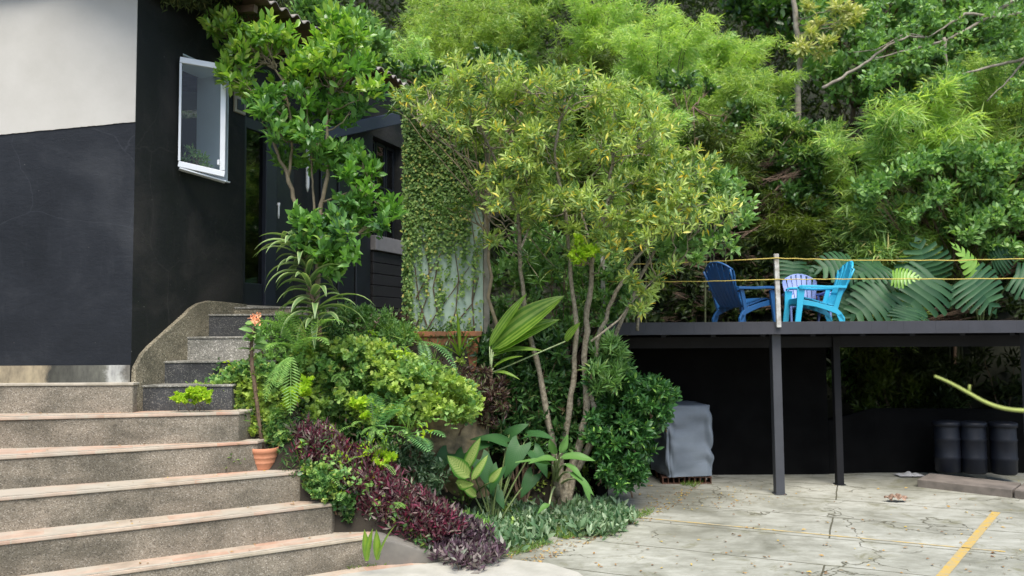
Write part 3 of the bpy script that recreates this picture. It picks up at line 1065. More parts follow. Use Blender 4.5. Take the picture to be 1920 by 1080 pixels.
# door: black steel, glazed leaf, blue-black upright
D = MB()
wbox(D, 1.492, 1.56, 2.28, 4.318, -.03, -.12)
wbox(D, 1.56, 1.89, 2.28, 2.52, -.05, -.10)
wbox(D, 1.56, 1.89, 4.20, 4.318, -.05, -.10)
wbox(D, 2.08, 2.455, 2.28, 4.318, -.06, -.11)
dr = D.build('door', M['black_steel'], H, bevel=.006)
b = MB(); wbox(b, 1.89, 2.078, 2.28, 4.318, -.02, -.12); b.build('upright', M['blue_steel'], dr, bevel=.006)
b = MB(); wbox(b, 1.562, 1.888, 2.521, 4.199, -.07, -.08); b.build('pane', M['dark_glass'], dr)
b = MB()
q = wp(2.13, -.03)
b.tube([q + Vector((0, 0, z)) for z in (3.28, 3.32, 3.42, 3.46)], [.008, .012, .012, .02], 8)
b.tube([q + Vector((0, 0, 3.44)), wp(2.13, -.055) + Vector((0, 0, 3.44))], .01, 6)
b.build('handle', M['white_alu'], dr, smooth=True)
b = MB(); wbox(b, 1.48, 2.5, 2.24, 2.278, .0, -.3); b.build('door_sill', M['cream_trim'], H)
# panels and dim windows further along
for t0, t1, z0_, z1_ in ((3.05, 3.4, 2.3, 4.2), (3.46, 3.85, 2.3, 4.2), (3.9, 4.28, 2.3, 4.2)):
    b = MB(); wbox(b, t0, t1, z0_, z1_, -.07, -.098); b.build('wall_panel', M['black_steel'], H, bevel=.01)
for t0, t1 in ((4.34, 4.62), (4.66, 4.92), (4.96, 5.2)):
    b = MB()
    wbox(b, t0, t0 + .02, 3.34, 4.74, -.2, -.24); wbox(b, t1 - .02, t1, 3.34, 4.74, -.2, -.24)
    wbox(b, t0 + .02, t1 - .02, 4.70, 4.74, -.2, -.24); wbox(b, t0 + .02, t1 - .02, 3.34, 3.37, -.2, -.24)
    wbox(b, t0 + .02, t1 - .02, 4.08, 4.11, -.2, -.24)
    f = b.build('window_frame', M['black_steel'], H)
    b = MB(); wbox(b, t0 + .02, t1 - .02, 3.37, 4.70, -.215, -.222); b.build('pane', M['dark_glass'], f)
b = MB()
b.bar(at(600, 252, 10.0), at(745, 222, 11.3), .12, .17)
b.build('canopy_beam', M['blue_steel'], H, bevel=.01)
# pipe
b = MB(); pz = wp(2.62, .02)
b.tube([pz + Vector((0, 0, z)) for z in (3.66, 3.72, 4.3, 4.7)], [.006, .022, .024, .024], 8)
b.build('downpipe', M['white_alu'], H, smooth=True)
# vent beside the window
b = MB(); wbox(b, 1.30, 1.47, 4.30, 4.62, .025, 0); v_ = b.build('vent_box', M['cream_trim'], H, bevel=.004)
b = MB(); wbox(b, 1.33, 1.44, 4.33, 4.44, .032, .0255); v2 = b.build('grille', M['black_steel'], v_)

# corrugated roof
b = MB()
E0 = C0 + NO * .70
ns, nd = 260, 10
s0, s1 = -.55, 3.98
def rz(s, dd): return 5.245 + .10 * dd + .028 * math.cos(s / .177 * 2 * math.pi) + .02 * mnoise.noise(Vector((s * .8, dd, 1)))
vt, vb = [], []
for i in range(ns + 1):
    s = s0 + (s1 - s0) * i / ns
    jag = .03 * mnoise.noise(Vector((s * 2.2, 5, 0))) + .015 * math.sin(s / .9 * 6.28)
    for j in range(nd + 1):
        dd = jag * (1 - j / nd) + 5.6 * (j / nd) ** 1.3
        p = E0 + U * s - NO * dd
        z = rz(s, dd)
        vt.append((p.x, p.y, z + .012)); vb.append((p.x, p.y, z))
nv = len(vt)
ft, fb, fe = [], [], []
for i in range(ns):
    for j in range(nd):
        a = i * (nd + 1) + j
        ft.append((a, a + nd + 1, a + nd + 2, a + 1))
        fb.append((nv + a, nv + a + 1, nv + a + nd + 2, nv + a + nd + 1))
    a = i * (nd + 1)
    fe.append((a, nv + a, nv + a + nd + 1, a + nd + 1))
for j in range(nd):
    a = ns * (nd + 1) + j
    fe.append((a, nv + a, nv + a + 1, a + 1))
b.add(vt + vb, ft + fe + fb)
b.mi = [0] * (len(ft) + len(fe)) + [1] * len(fb)
b.build('roof', [M['roof_top'], M['roof_under']], H)
b = MB()
for s in (-.3, .9, 2.1, 3.3):
    p = E0 + U * s
    b.bar(p - NO * .12 + Vector((0, 0, 5.16)), p - NO * 2.5 + Vector((0, 0, 5.36)), .06, .07)
b.build('rafter', M['roof_under'], H)
# roof over the cream wall
b = MB()
b.add([(-9.2, 6.9, 4.70), (-3.6, 6.9, 5.18), (-3.6, 15, 6.2), (-9.2, 15, 6.2), (-9.2, 6.9, 4.82), (-3.6, 6.9, 5.30), (-3.6, 15, 6.3), (-9.2, 15, 6.3)],
      [(3, 2, 1, 0), (4, 5, 6, 7), (0, 1, 5, 4), (1, 2, 6, 5), (3, 0, 4, 7), (2, 3, 7, 6)])
b.build('front_roof', M['fascia'], H)

# ------------------------------------------------------------ ivy panel
x0, x1 = at(763, 500, 9.0).x, at(906, 500, 9.0).x
P_ = thing('garden_screen', ((x0 + x1) / 2, 9.03, 1.7), 'pale aqua upright screen half covered by creeper, with a wooden post', 'screen')
b = MB(); b.box(((x0 + x1) / 2, 9.04, 3.17), (x1 - x0, .08, 2.75)); b.build('panel', M['panel_aqua'], P_, bevel=.008)
b = MB(); b.bar((x1 + .035, 9.02, 1.35), (x1 + .045, 9.02, 4.5), .066, .09, (0, 1, 0)); b.build('post', M['panel_post'], P_, bevel=.006)

# ------------------------------------------------------------ deck
DZ, DY = 2.078, 9.6
DX0, DX1 = 1.02, 9.5
DK = thing('deck', (4, DY, 0), 'raised dark steel terrace on slim posts over the patio', 'terrace')
b = MB()
x = DX0
while x < DX1:
    b.box((x + .0965, (DY + 13.3) / 2 + .02, DZ - .016), (.189, 13.3 - DY - .03, .028)); x += .193
b.build('decking', M['deck_board'], DK)
b = MB(); x = DX0
while x < DX1:
    b.box((x + .0965, DY + rng0.uniform(-.001, .001), DZ - .078), (.1922, .02, .146)); x += .193
b.build('fascia', M['deck_steel'], DK)
b = MB()
x = DX0 + .2
while x < DX1:
    b.box((x, 11.45, DZ - .12), (.06, 3.6, .12)); x += .6
b.box((5.2, 10.35, DZ - .26), (8.4, .08, .14)); b.box((5.2, 12.2, DZ - .26), (8.4, .08, .14)); b.box((5.2, 13.2, DZ - .26), (8.4, .08, .14))
b.build('joist', M['post_dark'], DK)
for (px, py, wd, m, yy) in ((1464, 928, .108, 'post_steel', None), (1577, 910, .088, 'post_dark', None), (1944, 925, .11, 'post_steel', None), (1180, 897, .1, 'post_dark', None)):
    p = atz(px, py, 0)
    b = MB(); b.bar((p.x, p.y + wd / 2, 0), (p.x - .01, p.y + wd / 2, DZ - (.153 if p.y < 10 else .19)), wd, wd, (0, 1, 0))
    o = b.build('post', M[m], DK, bevel=.006)
    b = MB(); b.box((p.x, p.y + wd / 2, .006), (wd + .03, wd + .03, .012)); b.build('foot_plate', M[m], o)
RP = thing('rope_railing', (3.2, DY - .03, DZ), 'yellow ropes strung along the terrace edge from a pale wooden stake', 'railing')
a, c = at(1460, 614, DY - .03), at(1455, 476, DY - .03)
b = MB(); b.bar(a, c, .055, .045, (0, 1, 0)); b.build('stake', M['post_wood'], RP, bevel=.006)
b = MB()
e0, e1 = at(1130, 500, DY - .03), at(2050, 492, DY - .03)
b.bar((e0.x, e0.y, DZ), (e0.x, e0.y, DZ + .92), .05, .045, (0, 1, 0)); b.build('stake', M['post_wood'], RP, bevel=.006)
b = MB(); b.bar((e1.x, e1.y, DZ), (e1.x, e1.y, DZ + .92), .05, .045, (0, 1, 0)); b.build('stake', M['post_wood'], RP, bevel=.006)
for ys in (((1140, 497), (1300, 492), (1456, 484), (1600, 488), (1800, 488), (2050, 482)), ((1140, 528), (1300, 528), (1457, 524), (1600, 523), (1800, 523), (2050, 521))):
    b = MB()
    key = [at(x, y, DY - .03 - .028) for x, y in ys]
    pts = []
    for i in range(len(key) - 1):
        for k in range(8): pts.append(key[i].lerp(key[i + 1], k / 8) + Vector((0, 0, .003 * math.sin(k * 3 + i))))
    pts.append(key[-1])
    b.tube(pts, .0062, 6); b.build('rope', M['rope'], RP, smooth=True)

# dark retaining walls under and behind the terrace
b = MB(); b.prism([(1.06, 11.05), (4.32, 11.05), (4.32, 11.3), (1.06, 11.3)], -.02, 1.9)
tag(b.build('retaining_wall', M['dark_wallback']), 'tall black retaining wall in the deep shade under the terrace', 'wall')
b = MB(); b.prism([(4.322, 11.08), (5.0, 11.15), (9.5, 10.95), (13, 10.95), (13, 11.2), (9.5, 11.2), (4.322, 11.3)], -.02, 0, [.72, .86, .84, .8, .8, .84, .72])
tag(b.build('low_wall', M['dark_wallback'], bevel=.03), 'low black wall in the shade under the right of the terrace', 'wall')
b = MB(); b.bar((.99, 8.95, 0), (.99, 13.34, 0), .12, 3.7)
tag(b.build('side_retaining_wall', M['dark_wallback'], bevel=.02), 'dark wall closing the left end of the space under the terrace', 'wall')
# ============================================================ OBJECTS
def adirondack(loc, yaw, m, label, s=1.0):
    """plastic garden chair; local +x is where the sitter faces"""
    t = thing('garden_chair', loc, label, 'chair', 'plastic garden chairs on the terrace')
    Mx = Matrix.Rotation(yaw, 3, 'Z')

    def T(p): return Mx @ (Vector(p) * s) + Vector(loc)

    def bar(b, a, c, wd, th, up=(0, 0, 1)):
        b.bar(T(a), T(c), wd * s, th * s, Mx @ Vector(up))
    # seat slats
    b = MB()
    pr = [(.34, .335), (.36, .375), (.30, .385), (.2, .36), (.08, .32), (-.04, .285), (-.16, .26)]
    for i in range(len(pr) - 1):
        for a_, c_ in ((-.26, .26),):
            p, q = pr[i], pr[i + 1]
            d = Vector((q[0] - p[0], 0, q[1] - p[1])); d = d * .93
            vs = []
            for (x, z) in ((p[0], p[1]), (p[0] + d.x, p[1] + d.z)):
                for y in (-.27, .27): vs += [T((x, y, z)), T((x, y, z - .022))]
            b.add(vs, [(0, 2, 6, 4), (1, 5, 7, 3), (0, 4, 5, 1), (2, 3, 7, 6), (0, 1, 3, 2), (4, 6, 7, 5)])
    b.build('seat', m, t, bevel=.004)
    # back: five fanned slats with an arched top
    b = MB()
    base, top = Vector((-.14, 0, .25)), Vector((-.46, 0, .93))
    for k in range(-3, 4):
        y0, y1 = k * .066, k * .094
        h = 1.0 - .022 * k * k
        hw0, hw1 = .030, .043
        a = base + Vector((0, y0, 0)); c = base + (top - base) * h + Vector((0, y1, 0))
        c.x += .010 * abs(k)
        n = 6; vs, fs = [], []
        for i in range(n + 1):
            tt = i / n
            p = a.lerp(c, tt); hw = hw0 + (hw1 - hw0) * tt
            if i == n: hw *= .72
            bow = -.035 * math.sin(math.pi * tt) + .0
            o = Vector((bow, 0, 0)); th = Vector((.020, 0, .01))
            sl = -.010 * k
            vs += [T(p + o + Vector((0, -hw, -sl if i == n else 0))), T(p + o + Vector((0, hw, sl if i == n else 0))),
                   T(p + o + Vector((0, hw, 0)) - th), T(p + o + Vector((0, -hw, 0)) - th)]
        for i in range(n):
            q = i * 4
            fs += [(q, q + 1, q + 5, q + 4), (q + 1, q + 2, q + 6, q + 5), (q + 2, q + 3, q + 7, q + 6), (q + 3, q, q + 4, q + 7)]
        fs += [(3, 2, 1, 0), (n * 4, n * 4 + 1, n * 4 + 2, n * 4 + 3)]
        b.add(vs, fs)
    bk = b.build('backrest', m, t, bevel=.004)
    b = MB()
    arc = []
    for i in range(9):
        f = -1 + 2 * i / 8
        h = .985 - .195 * f * f
        arc.append(T(base + (top - base) * h + Vector((-.028 + .03 * abs(f), f * .30, 0))))
    b.tube(arc, .016 * s, 7)
    for f in (-1, 1):
        b.tube([T(base + (top - base) * q + Vector((-.012 - .03 * math.sin(math.pi * q), f * (.205 + .10 * q), 0))) for q in (0, .2, .4, .6, .8)], .016 * s, 7)
    bar(b, (-.255, -.25, .44), (-.255, .25, .44), .02, .05)
    b.build('back_rim', m, bk, smooth=True)
    for f in (-1, 1):
        b = MB()
        pr = [(.40, .33, .045), (.36, .335, .062), (.2, .335, .062), (0, .33, .052), (-.2, .32, .040), (-.30, .30, .032)]
        vs, fs = [], []
        for i, (x, y, hw) in enumerate(pr):
            z = .545 + (.012 if 0 < i < 3 else 0) - (.012 if i == 0 else 0)
            vs += [T((x, f * (y - hw), z)), T((x, f * (y + hw), z - .004)), T((x, f * (y + hw), z - .042)), T((x, f * (y - hw), z - .028))]
        for i in range(len(pr) - 1):
            q = i * 4
            fs += [(q, q + 1, q + 5, q + 4), (q + 1, q + 2, q + 6, q + 5), (q + 2, q + 3, q + 7, q + 6), (q + 3, q, q + 4, q + 7)]
        fs += [(0, 3, 2, 1), (len(vs) - 4, len(vs) - 3, len(vs) - 2, len(vs) - 1)]
        if f < 0: fs = [tuple(reversed(q)) for q in fs]
        b.add(vs, fs); b.build('armrest', m, t, bevel=.006)
        b = MB()          # front leg, widening into the arm
        vs = []
        for x, z, hw in ((.425, 0, .040), (.39, .25, .044), (.365, .50, .058)):
            for dx, dy in ((-hw, -.018), (hw, -.018), (hw, .018), (-hw, .018)): vs.append(T((x + dx, f * .335 + dy, z)))
        fs = [(3, 2, 1, 0), (8, 9, 10, 11)]
        for i in (0, 4): fs += [(i + k, i + (k + 1) % 4, i + 4 + (k + 1) % 4, i + 4 + k) for k in range(4)]
        b.add(vs, fs); b.build('leg', m, t, bevel=.006)
        b = MB()          # rear leg: long rail from the front apron sweeping down to the ground, forked under the arm
        def ribbon(path, y, hy=.018):
            vs, fs = [], []
            for x, z, w_ in path:
                for dz, dy in ((-w_, -hy), (-w_, hy), (w_, hy), (w_, -hy)): vs.append(T((x, f * y + dy, z + dz)))
            for i in range(len(path) - 1):
                q = i * 4
                fs.extend([(q + k, q + (k + 1) % 4, q + 4 + (k + 1) % 4, q + 4 + k) for k in range(4)])
            fs.extend([(3, 2, 1, 0), tuple(len(vs) - 4 + k for k in range(4))])
            b.add(vs, fs)
        ribbon([(.36, .31, .042), (.15, .27, .036), (-.03, .215, .040), (-.14, .18, .05), (-.22, .10, .05), (-.27, .035, .036)], .285)
        b.bar(T((-.235, f * .285, .0)), T((-.19, f * .285, .12)), .036 * s, .075 * s, Mx @ Vector((1, 0, 0)))
        b.bar(T((-.13, f * .285, .17)), T((-.235, f * .305, .53)), .03 * s, .07 * s, Mx @ Vector((1, 0, 0)))
        b.build('leg', m, t, bevel=.005)
    b = MB(); bar(b, (.365, -.30, .325), (.365, .30, .325), .02, .085); b.build('apron', m, t, bevel=.005)
    return t


dz = DZ - .002
p = at(1388, 606, 12.0); adirondack((p.x - .02, 12.0, dz), R(28), M['chair_navy'], 'navy blue plastic garden chair facing right, left of the railing stake', .98)
p = at(1506, 606, 13.05); adirondack((p.x - .04, 12.85, dz), R(-97), M['chair_lav'], 'lavender blue plastic garden chair facing the camera, behind the turquoise one', .88)
p = at(1540, 606, 11.9); adirondack((p.x - .02, 11.9, dz), R(176), M['chair_turq'], 'turquoise plastic garden chair seen from the side, facing left', .98)

# ------------------------------------------------------------ covered appliance on hollow bricks
p0, p1 = atz(1240, 899, 0), atz(1312, 899, 0)
cx, cy = (p0.x + p1.x) / 2 + .02, 10.72
cwid, cdep, chgt = .60, .62, 1.0
def covered():
    n = 34; vs, fs = [], []
    Mz = Matrix.Rotation(R(9), 3, 'Z')
    # rounded box unrolled: ring by ring, drape folds pushed in and out
    rings = 34
    for j in range(rings + 1):
        v = j / rings
        if v < .82: z = .10 + (chgt - .10) * (v / .82); k = 1
        else:
            q = (v - .82) / .18
            z = chgt + .035 * math.sin(q * math.pi / 2); k = 1 - q
        for i in range(n * 4):
            a = 2 * math.pi * i / (n * 4)
            ca, sa = math.cos(a), math.sin(a)
            e = .16
            x = math.copysign(abs(ca) ** e, ca) * cwid / 2 * (.93 + .07 * k) * (k if k < 1 else 1)
            y = math.copysign(abs(sa) ** e, sa) * cdep / 2 * (.93 + .07 * k) * (k if k < 1 else 1)
            fx = mnoise.noise(Vector((ca * 3 + z * 2.0, sa * 3, z * 3.2))) * .028
            fx += (abs(math.sin((x + y) * 9 + z * 7 + 2.4 * mnoise.noise(Vector((x * 3, y * 3, z * 2.5))))) - .6) * .045 * (1 - .35 * v) + math.sin((x - y) * 30 + z * 26 + 4 * mnoise.noise(Vector((x * 5, y * 5, z * 3)))) * .006
            fx += mnoise.noise(Vector((x * 14, y * 14, z * 5))) * .012
            if v > .8: fx *= .35
            flare = 1 + .05 * (1 - v) * k
            pp = Mz @ Vector((x * flare + ca * fx, y * flare + sa * fx, z + (0.02 * mnoise.noise(Vector((x * 6, y * 6, 0))) if j == 0 else 0)))
            vs.append((cx + pp.x, cy + pp.y, pp.z))
    m_ = n * 4
    for j in range(rings):
        for i in range(m_):
            fs.append((j * m_ + i, j * m_ + (i + 1) % m_, (j + 1) * m_ + (i + 1) % m_, (j + 1) * m_ + i))
    return vs, fs
vs, fs = covered()
b = MB(); b.add(vs, fs)
tag(b.build('covered_appliance', M['cover'], org=(cx, cy, .09), smooth=True), 'boxy appliance under a wrinkled blue grey fabric cover at the edge of the shade', 'appliance')
for k, (dx, dy) in enumerate(((-.17, -.2), (.17, -.2), (-.17, .2), (.17, .2))):
    t = thing('hollow_brick', (cx + dx, cy + dy, 0), '', 'brick', 'hollow bricks under the covered appliance')
    t['label'] = ('front left', 'front right', 'rear left', 'rear right')[k] + ' of the red hollow bricks under the covered appliance'
    b = MB()
    for xx in (-.14, -.07, 0, .07, .14): b.box((cx + dx + xx, cy + dy, .045), (.012, .18, .066))
    b.box((cx + dx, cy + dy, .006), (.30, .18, .012)); b.box((cx + dx, cy + dy, .084), (.30, .18, .012))
    b.build('brick_body', M['brick'], t)

# ------------------------------------------------------------ barrels on the kerb
for i, (px, lab) in enumerate(((1778, 'leftmost of three dark barrels in the shade under the terrace'),
                               (1827, 'middle one of three dark barrels in the shade under the terrace'),
                               (1884, 'rightmost of three dark barrels, nearest the right edge'))):
    p = at(px, 905, 10.62 - .08 * i)
    t = thing('barrel', (p.x, p.y, .1), lab, 'barrel', 'dark barrels in the shade')
    c = (p.x, p.y, .1)
    b = MB(); b.lathe(c, [(0, 0), (.135, 0), (.15, .02), (.155, .18), (.165, .2), (.155, .22), (.155, .42), (.165, .44), (.155, .46), (.15, .62)])
    b.build('drum', M['barrel'], t, smooth=True)
    b = MB(); b.lathe(c, [(.15, .60), (.17, .605), (.17, .65), (.155, .665), (.05, .672), (0, .672)]); b.build('lid', M['barrel'], t, smooth=True)
a, c = atz(1720, 905 + 8, 0), atz(1898, 934, 0)
d = (c - a).normalized(); s = Vector((-d.y, d.x, 0))
for q0, q1, lb in ((0, 1.0, 'long pale kerb block in front of the barrels'), (1.02, 1.6, 'short kerb block at the right edge, beside the longer one')):
    u0, u1 = a.lerp(c, q0), a.lerp(c, q1)
    b = MB(); pts = [u0, u1, u1 + s * .55, u0 + s * .55]
    b.prism([(v.x, v.y) for v in pts], -.01, .098)
    tag(b.build('kerb_block', M['kerb'], bevel=.01), lb, 'kerb')
# crumpled pale rag lying in the shade
p = atz(1705, 893, 0)
n = 12; vs, fs = [], []
for j in range(n + 1):
    for i in range(n + 1):
        x, y = (i / n - .5) * .34, (j / n - .5) * .22
        z = .02 + .05 * abs(mnoise.noise(Vector((x * 9, y * 9, 2)))) * (1 - (2 * i / n - 1) ** 2) * (1 - (2 * j / n - 1) ** 2) * 2
        vs.append((p.x + x, p.y + y, z))
for j in range(n):
    for i in range(n): fs.append((j * (n + 1) + i, j * (n + 1) + i + 1, (j + 1) * (n + 1) + i + 1, (j + 1) * (n + 1) + i))
b = MB(); b.add(vs, fs); tag(b.build('rag', M['rag'], org=(p.x, p.y, 0), smooth=True), 'pale crumpled rag on the patio in front of the dark wall', 'rag')

# curled dead leaf on the patio
p = atz(1680, 941, 0)
n = 16; vs, fs = [], []
for i in range(n + 1):
    u = i / n - .5
    wd = .085 * math.cos(u * math.pi) ** .6 * (1 + .25 * math.sin(i * 2.1))
    for j in range(7):
        v = j / 3 - 1
        a = v * 1.5
        vs.append((p.x + u * .26 + .012 * math.sin(j * 2 + i), p.y + math.sin(a) * wd * .8, .012 + .03 + (1 - math.cos(a)) * wd * -.35 + .02 * math.sin(i * 1.4) + .035 * math.cos(u * 3)))
for i in range(n):
    for j in range(6): fs.append((i * 7 + j, i * 7 + j + 1, i * 7 + j + 8, i * 7 + j + 7))
b = MB(); b.add(vs, fs); tag(b.build('dead_leaf', M['dead_leaf'], org=(p.x, p.y, 0), smooth=True), 'large curled brown dead leaf lying on the patio before the kerb', 'leaf')

# ------------------------------------------------------------ pot with the thorny plant
p = atz(495, 879, .78)
t = thing('flower_pot', (p.x, p.y, .78), 'small ribbed terracotta pot standing on a step', 'pot')
c = (p.x, p.y, .78)
b = MB()
b.lathe(c, [(0, .004), (.082, .0), (.085, .01), (.098, .055), (.103, .06), (.101, .066), (.108, .10), (.113, .105), (.111, .112), (.116, .145), (.122, .15), (.124, .19), (.116, .19), (.110, .165), (0, .163)], 32)
b.build('pot_body', M['terracotta'], t, smooth=True)
b = MB(); b.lathe(c, [(0, .170), (.109, .168)], 20); b.build('pot_soil', M['soil'], t)
POT = Vector(c)
tp = thing('thorny_plant', (p.x, p.y, .94), 'tall bare thorny stem topped by leaves and peach flowers, in the terracotta pot', 'plant')
base = Vector((p.x - .01, p.y, .945))
key = [base] + [at(x, y, p.y + .02) for x, y in ((487, 800), (480, 740), (473, 690), (471, 650), (476, 612))]
b = MB(); b.tube(key, [.014, .016, .017, .018, .016, .012], 8)
for i in range(190):
    k = rng0.uniform(0, len(key) - 1.01); j = int(k)
    q = key[j].lerp(key[j + 1], k - j)
    a = rng0.uniform(0, 6.28); d = Vector((math.cos(a), math.sin(a), .3))
    b.tube([q + d * .012, q + d * .036], [.0035, .0008], 4, cap=False)
b.build('thorny_stem', M['stem_brown'], tp, smooth=True)
lf = Leaves('oval', 3)
top = key[-1]
for k in range(30):
    a = rng0.uniform(0, 6.28); h = rng0.uniform(-.22, .04)
    lf.put([tuple(top + Vector((0, 0, h)))], (math.cos(a), math.sin(a), rng0.uniform(-.2, .5)), rng0.uniform(.10, .16), rng0.uniform(.04, .055))
lf.build('foliage', M['broad_mid'], tp)
b = MB()
ctr = at(481, 598, p.y - .02)
for k in range(26):
    q = ctr + Vector(rng0.normal(0, 1, 3)).normalized() * rng0.uniform(.02, .055)
    for a in range(3):
        an = a * 2.1 + k
        d = Vector((math.cos(an), -.4, math.sin(an)))
        b.add([q, q + d * .02 + Vector((.008, 0, 0)), q + d * .026, q + d * .02 - Vector((.008, 0, 0))], [(0, 1, 2, 3)])
b.build('flower', M['flower'], tp)

# terracotta trough in front of the screen
xa, xb = at(772, 620, 8.82).x, at(900, 620, 8.82).x
t = thing('trough_planter', ((xa + xb) / 2, 8.82, 1.6), 'long weathered terracotta trough standing before the aqua screen', 'planter')
b = MB()
def ringbox(z, o, y0=8.70, y1=8.96): return [(xa - o, y0 - o, z), (xb + o, y0 - o, z), (xb + o, y1 + o, z), (xa - o, y1 + o, z)]
rr_ = [ringbox(1.52, -.05), ringbox(1.92, 0), ringbox(1.93, .02), ringbox(1.985, .025), ringbox(1.985, -.005), ringbox(1.93, -.012)]
vs = [v for r_ in rr_ for v in r_]; fs = [(3, 2, 1, 0)]
for k in range(len(rr_) - 1):
    for j in range(4): fs.append((k * 4 + j, k * 4 + (j + 1) % 4, k * 4 + 4 + (j + 1) % 4, k * 4 + 4 + j))
fs.append(tuple(range(len(vs) - 4, len(vs))))
b.add(vs, fs); b.mi = [0] * (len(fs) - 1) + [1]
b.build('trough_body', [M['terracotta_old'], M['soil']], t, bevel=.006)

# rough stone retaining the bank
b = MB()
n, mrow = 60, 22
vs, fs = [], []
for i in range(n + 1):
    x = -1.75 + 1.5 * i / n
    for j in range(mrow + 1):
        z = .25 + 1.15 * j / mrow
        blk = mnoise.cell(Vector((x * 2.1 + .2 * math.floor(z * 2.2), math.floor(z * 2.2), 0)))
        y = 8.26 + .05 * blk + .10 * mnoise.noise(Vector((x * 1.8, 0, z * 2.2))) + .03 * mnoise.noise(Vector((x * 9, 1, z * 6))) + (.35 * max(0, .62 - z)) + .25 * max(0, z - 1.2) + 1.2 * max(0, x + .5) ** 1.5 + .6 * max(0, z - 1.05 + .25 * mnoise.noise(Vector((x * 3, 0, 0))))
        vs.append((x, y, z))
for i in range(n):
    for j in range(mrow):
        a = i * (mrow + 1) + j; fs.append((a, a + mrow + 1, a + mrow + 2, a + 1))
b.add(vs, fs)
tag(b.build('stone_wall', M['rock'], smooth=True), 'rough tan stone face below the leafy mound and behind the broad leaved plants', 'wall')

# yellow green stem reaching in from the right, near the camera
t = thing('bent_shoot', tuple(at(1960, 775, 3.2)), 'bright yellow green bare stem curving in from the right edge', 'stem')
key = [at(x, y, d) for x, y, d in ((1752, 705, 3.3), (1780, 717, 3.28), (1815, 736, 3.25), (1850, 755, 3.22), (1885, 766, 3.2), (1925, 770, 3.2), (2010, 772, 3.2), (2120, 800, 3.2), (2200, 900, 3.2), (2230, 1300, 3.2), (2235, 1600, 3.2))]
key[-1].z = 0.0
def smooth_path(P, k=5):
    out = []
    for i in range(len(P) - 1):
        a, p, q, c = P[max(i - 1, 0)], P[i], P[i + 1], P[min(i + 2, len(P) - 1)]
        for j in range(k):
            t_ = j / k
            out.append(.5 * ((2 * p) + (q - a) * t_ + (2 * a - 5 * p + 4 * q - c) * t_ * t_ + (3 * p - a - 3 * q + c) * t_ ** 3))
    return out + [P[-1]]
key = smooth_path(key)
b = MB(); b.tube(key, [.0045 + .006 * i / len(key) for i in range(len(key))], 8)
b.tube([at(1817, 734, 3.25), at(1818, 722, 3.24)], [.006, .004], 6)
b.build('bare_stem', M['vine_yellow'], t, smooth=True)
# ============================================================ PLANTS
def bush(name, base, label, cat, poly, depth, dd, n, cr, kind, m, L, W, twigs=14, per=6, twig=.14, group=None, seed=0, spread=.9,
         flat=.6, stem_m=None, nstem=10, part='foliage', stem_r=.008, mind=0, shell=.45, up=.45, updraft=.1, centres=None, zmin=-1.0, local=False):
    rng = np.random.default_rng(seed + 100)
    t = thing(name, base, label, cat, group)
    cs = centres or poly_clumps(rng, poly, n, depth, dd, mind)
    lv = Leaves(kind, seed)
    for c in cs:
        r = cr * rng.uniform(.7, 1.3)
        tips, d = shell_pts(rng, c, (r, r, r * .75), twigs, shell, zmin)
        dirs = d * .8 + np.array([0, 0, up]) + rng.normal(0, .25, d.shape)
        twig_leaves(lv, tips, dirs, per, L, W, twig, spread, flat, updraft=updraft)
    lv.build(part, m, t)
    if nstem:
        b = MB()
        bs = Vector(base)
        for c in (cs if nstem >= len(cs) else [cs[i] for i in rng.choice(len(cs), nstem, replace=False)]):
            s0 = bs + Vector((rng.normal(0, .04), rng.normal(0, .04), 0))
            if local: s0 = c + Vector((rng.normal(0, .05), .10, -.16))
            b.tube(sag_path(s0, c, 6, .0 if local else .08, .01 if local else .03, rng), [stem_r * (1.6 - 1.3 * k / 6) for k in range(7)], 5)
        b.build('stems', stem_m or M['stem_brown'], t)
    return t


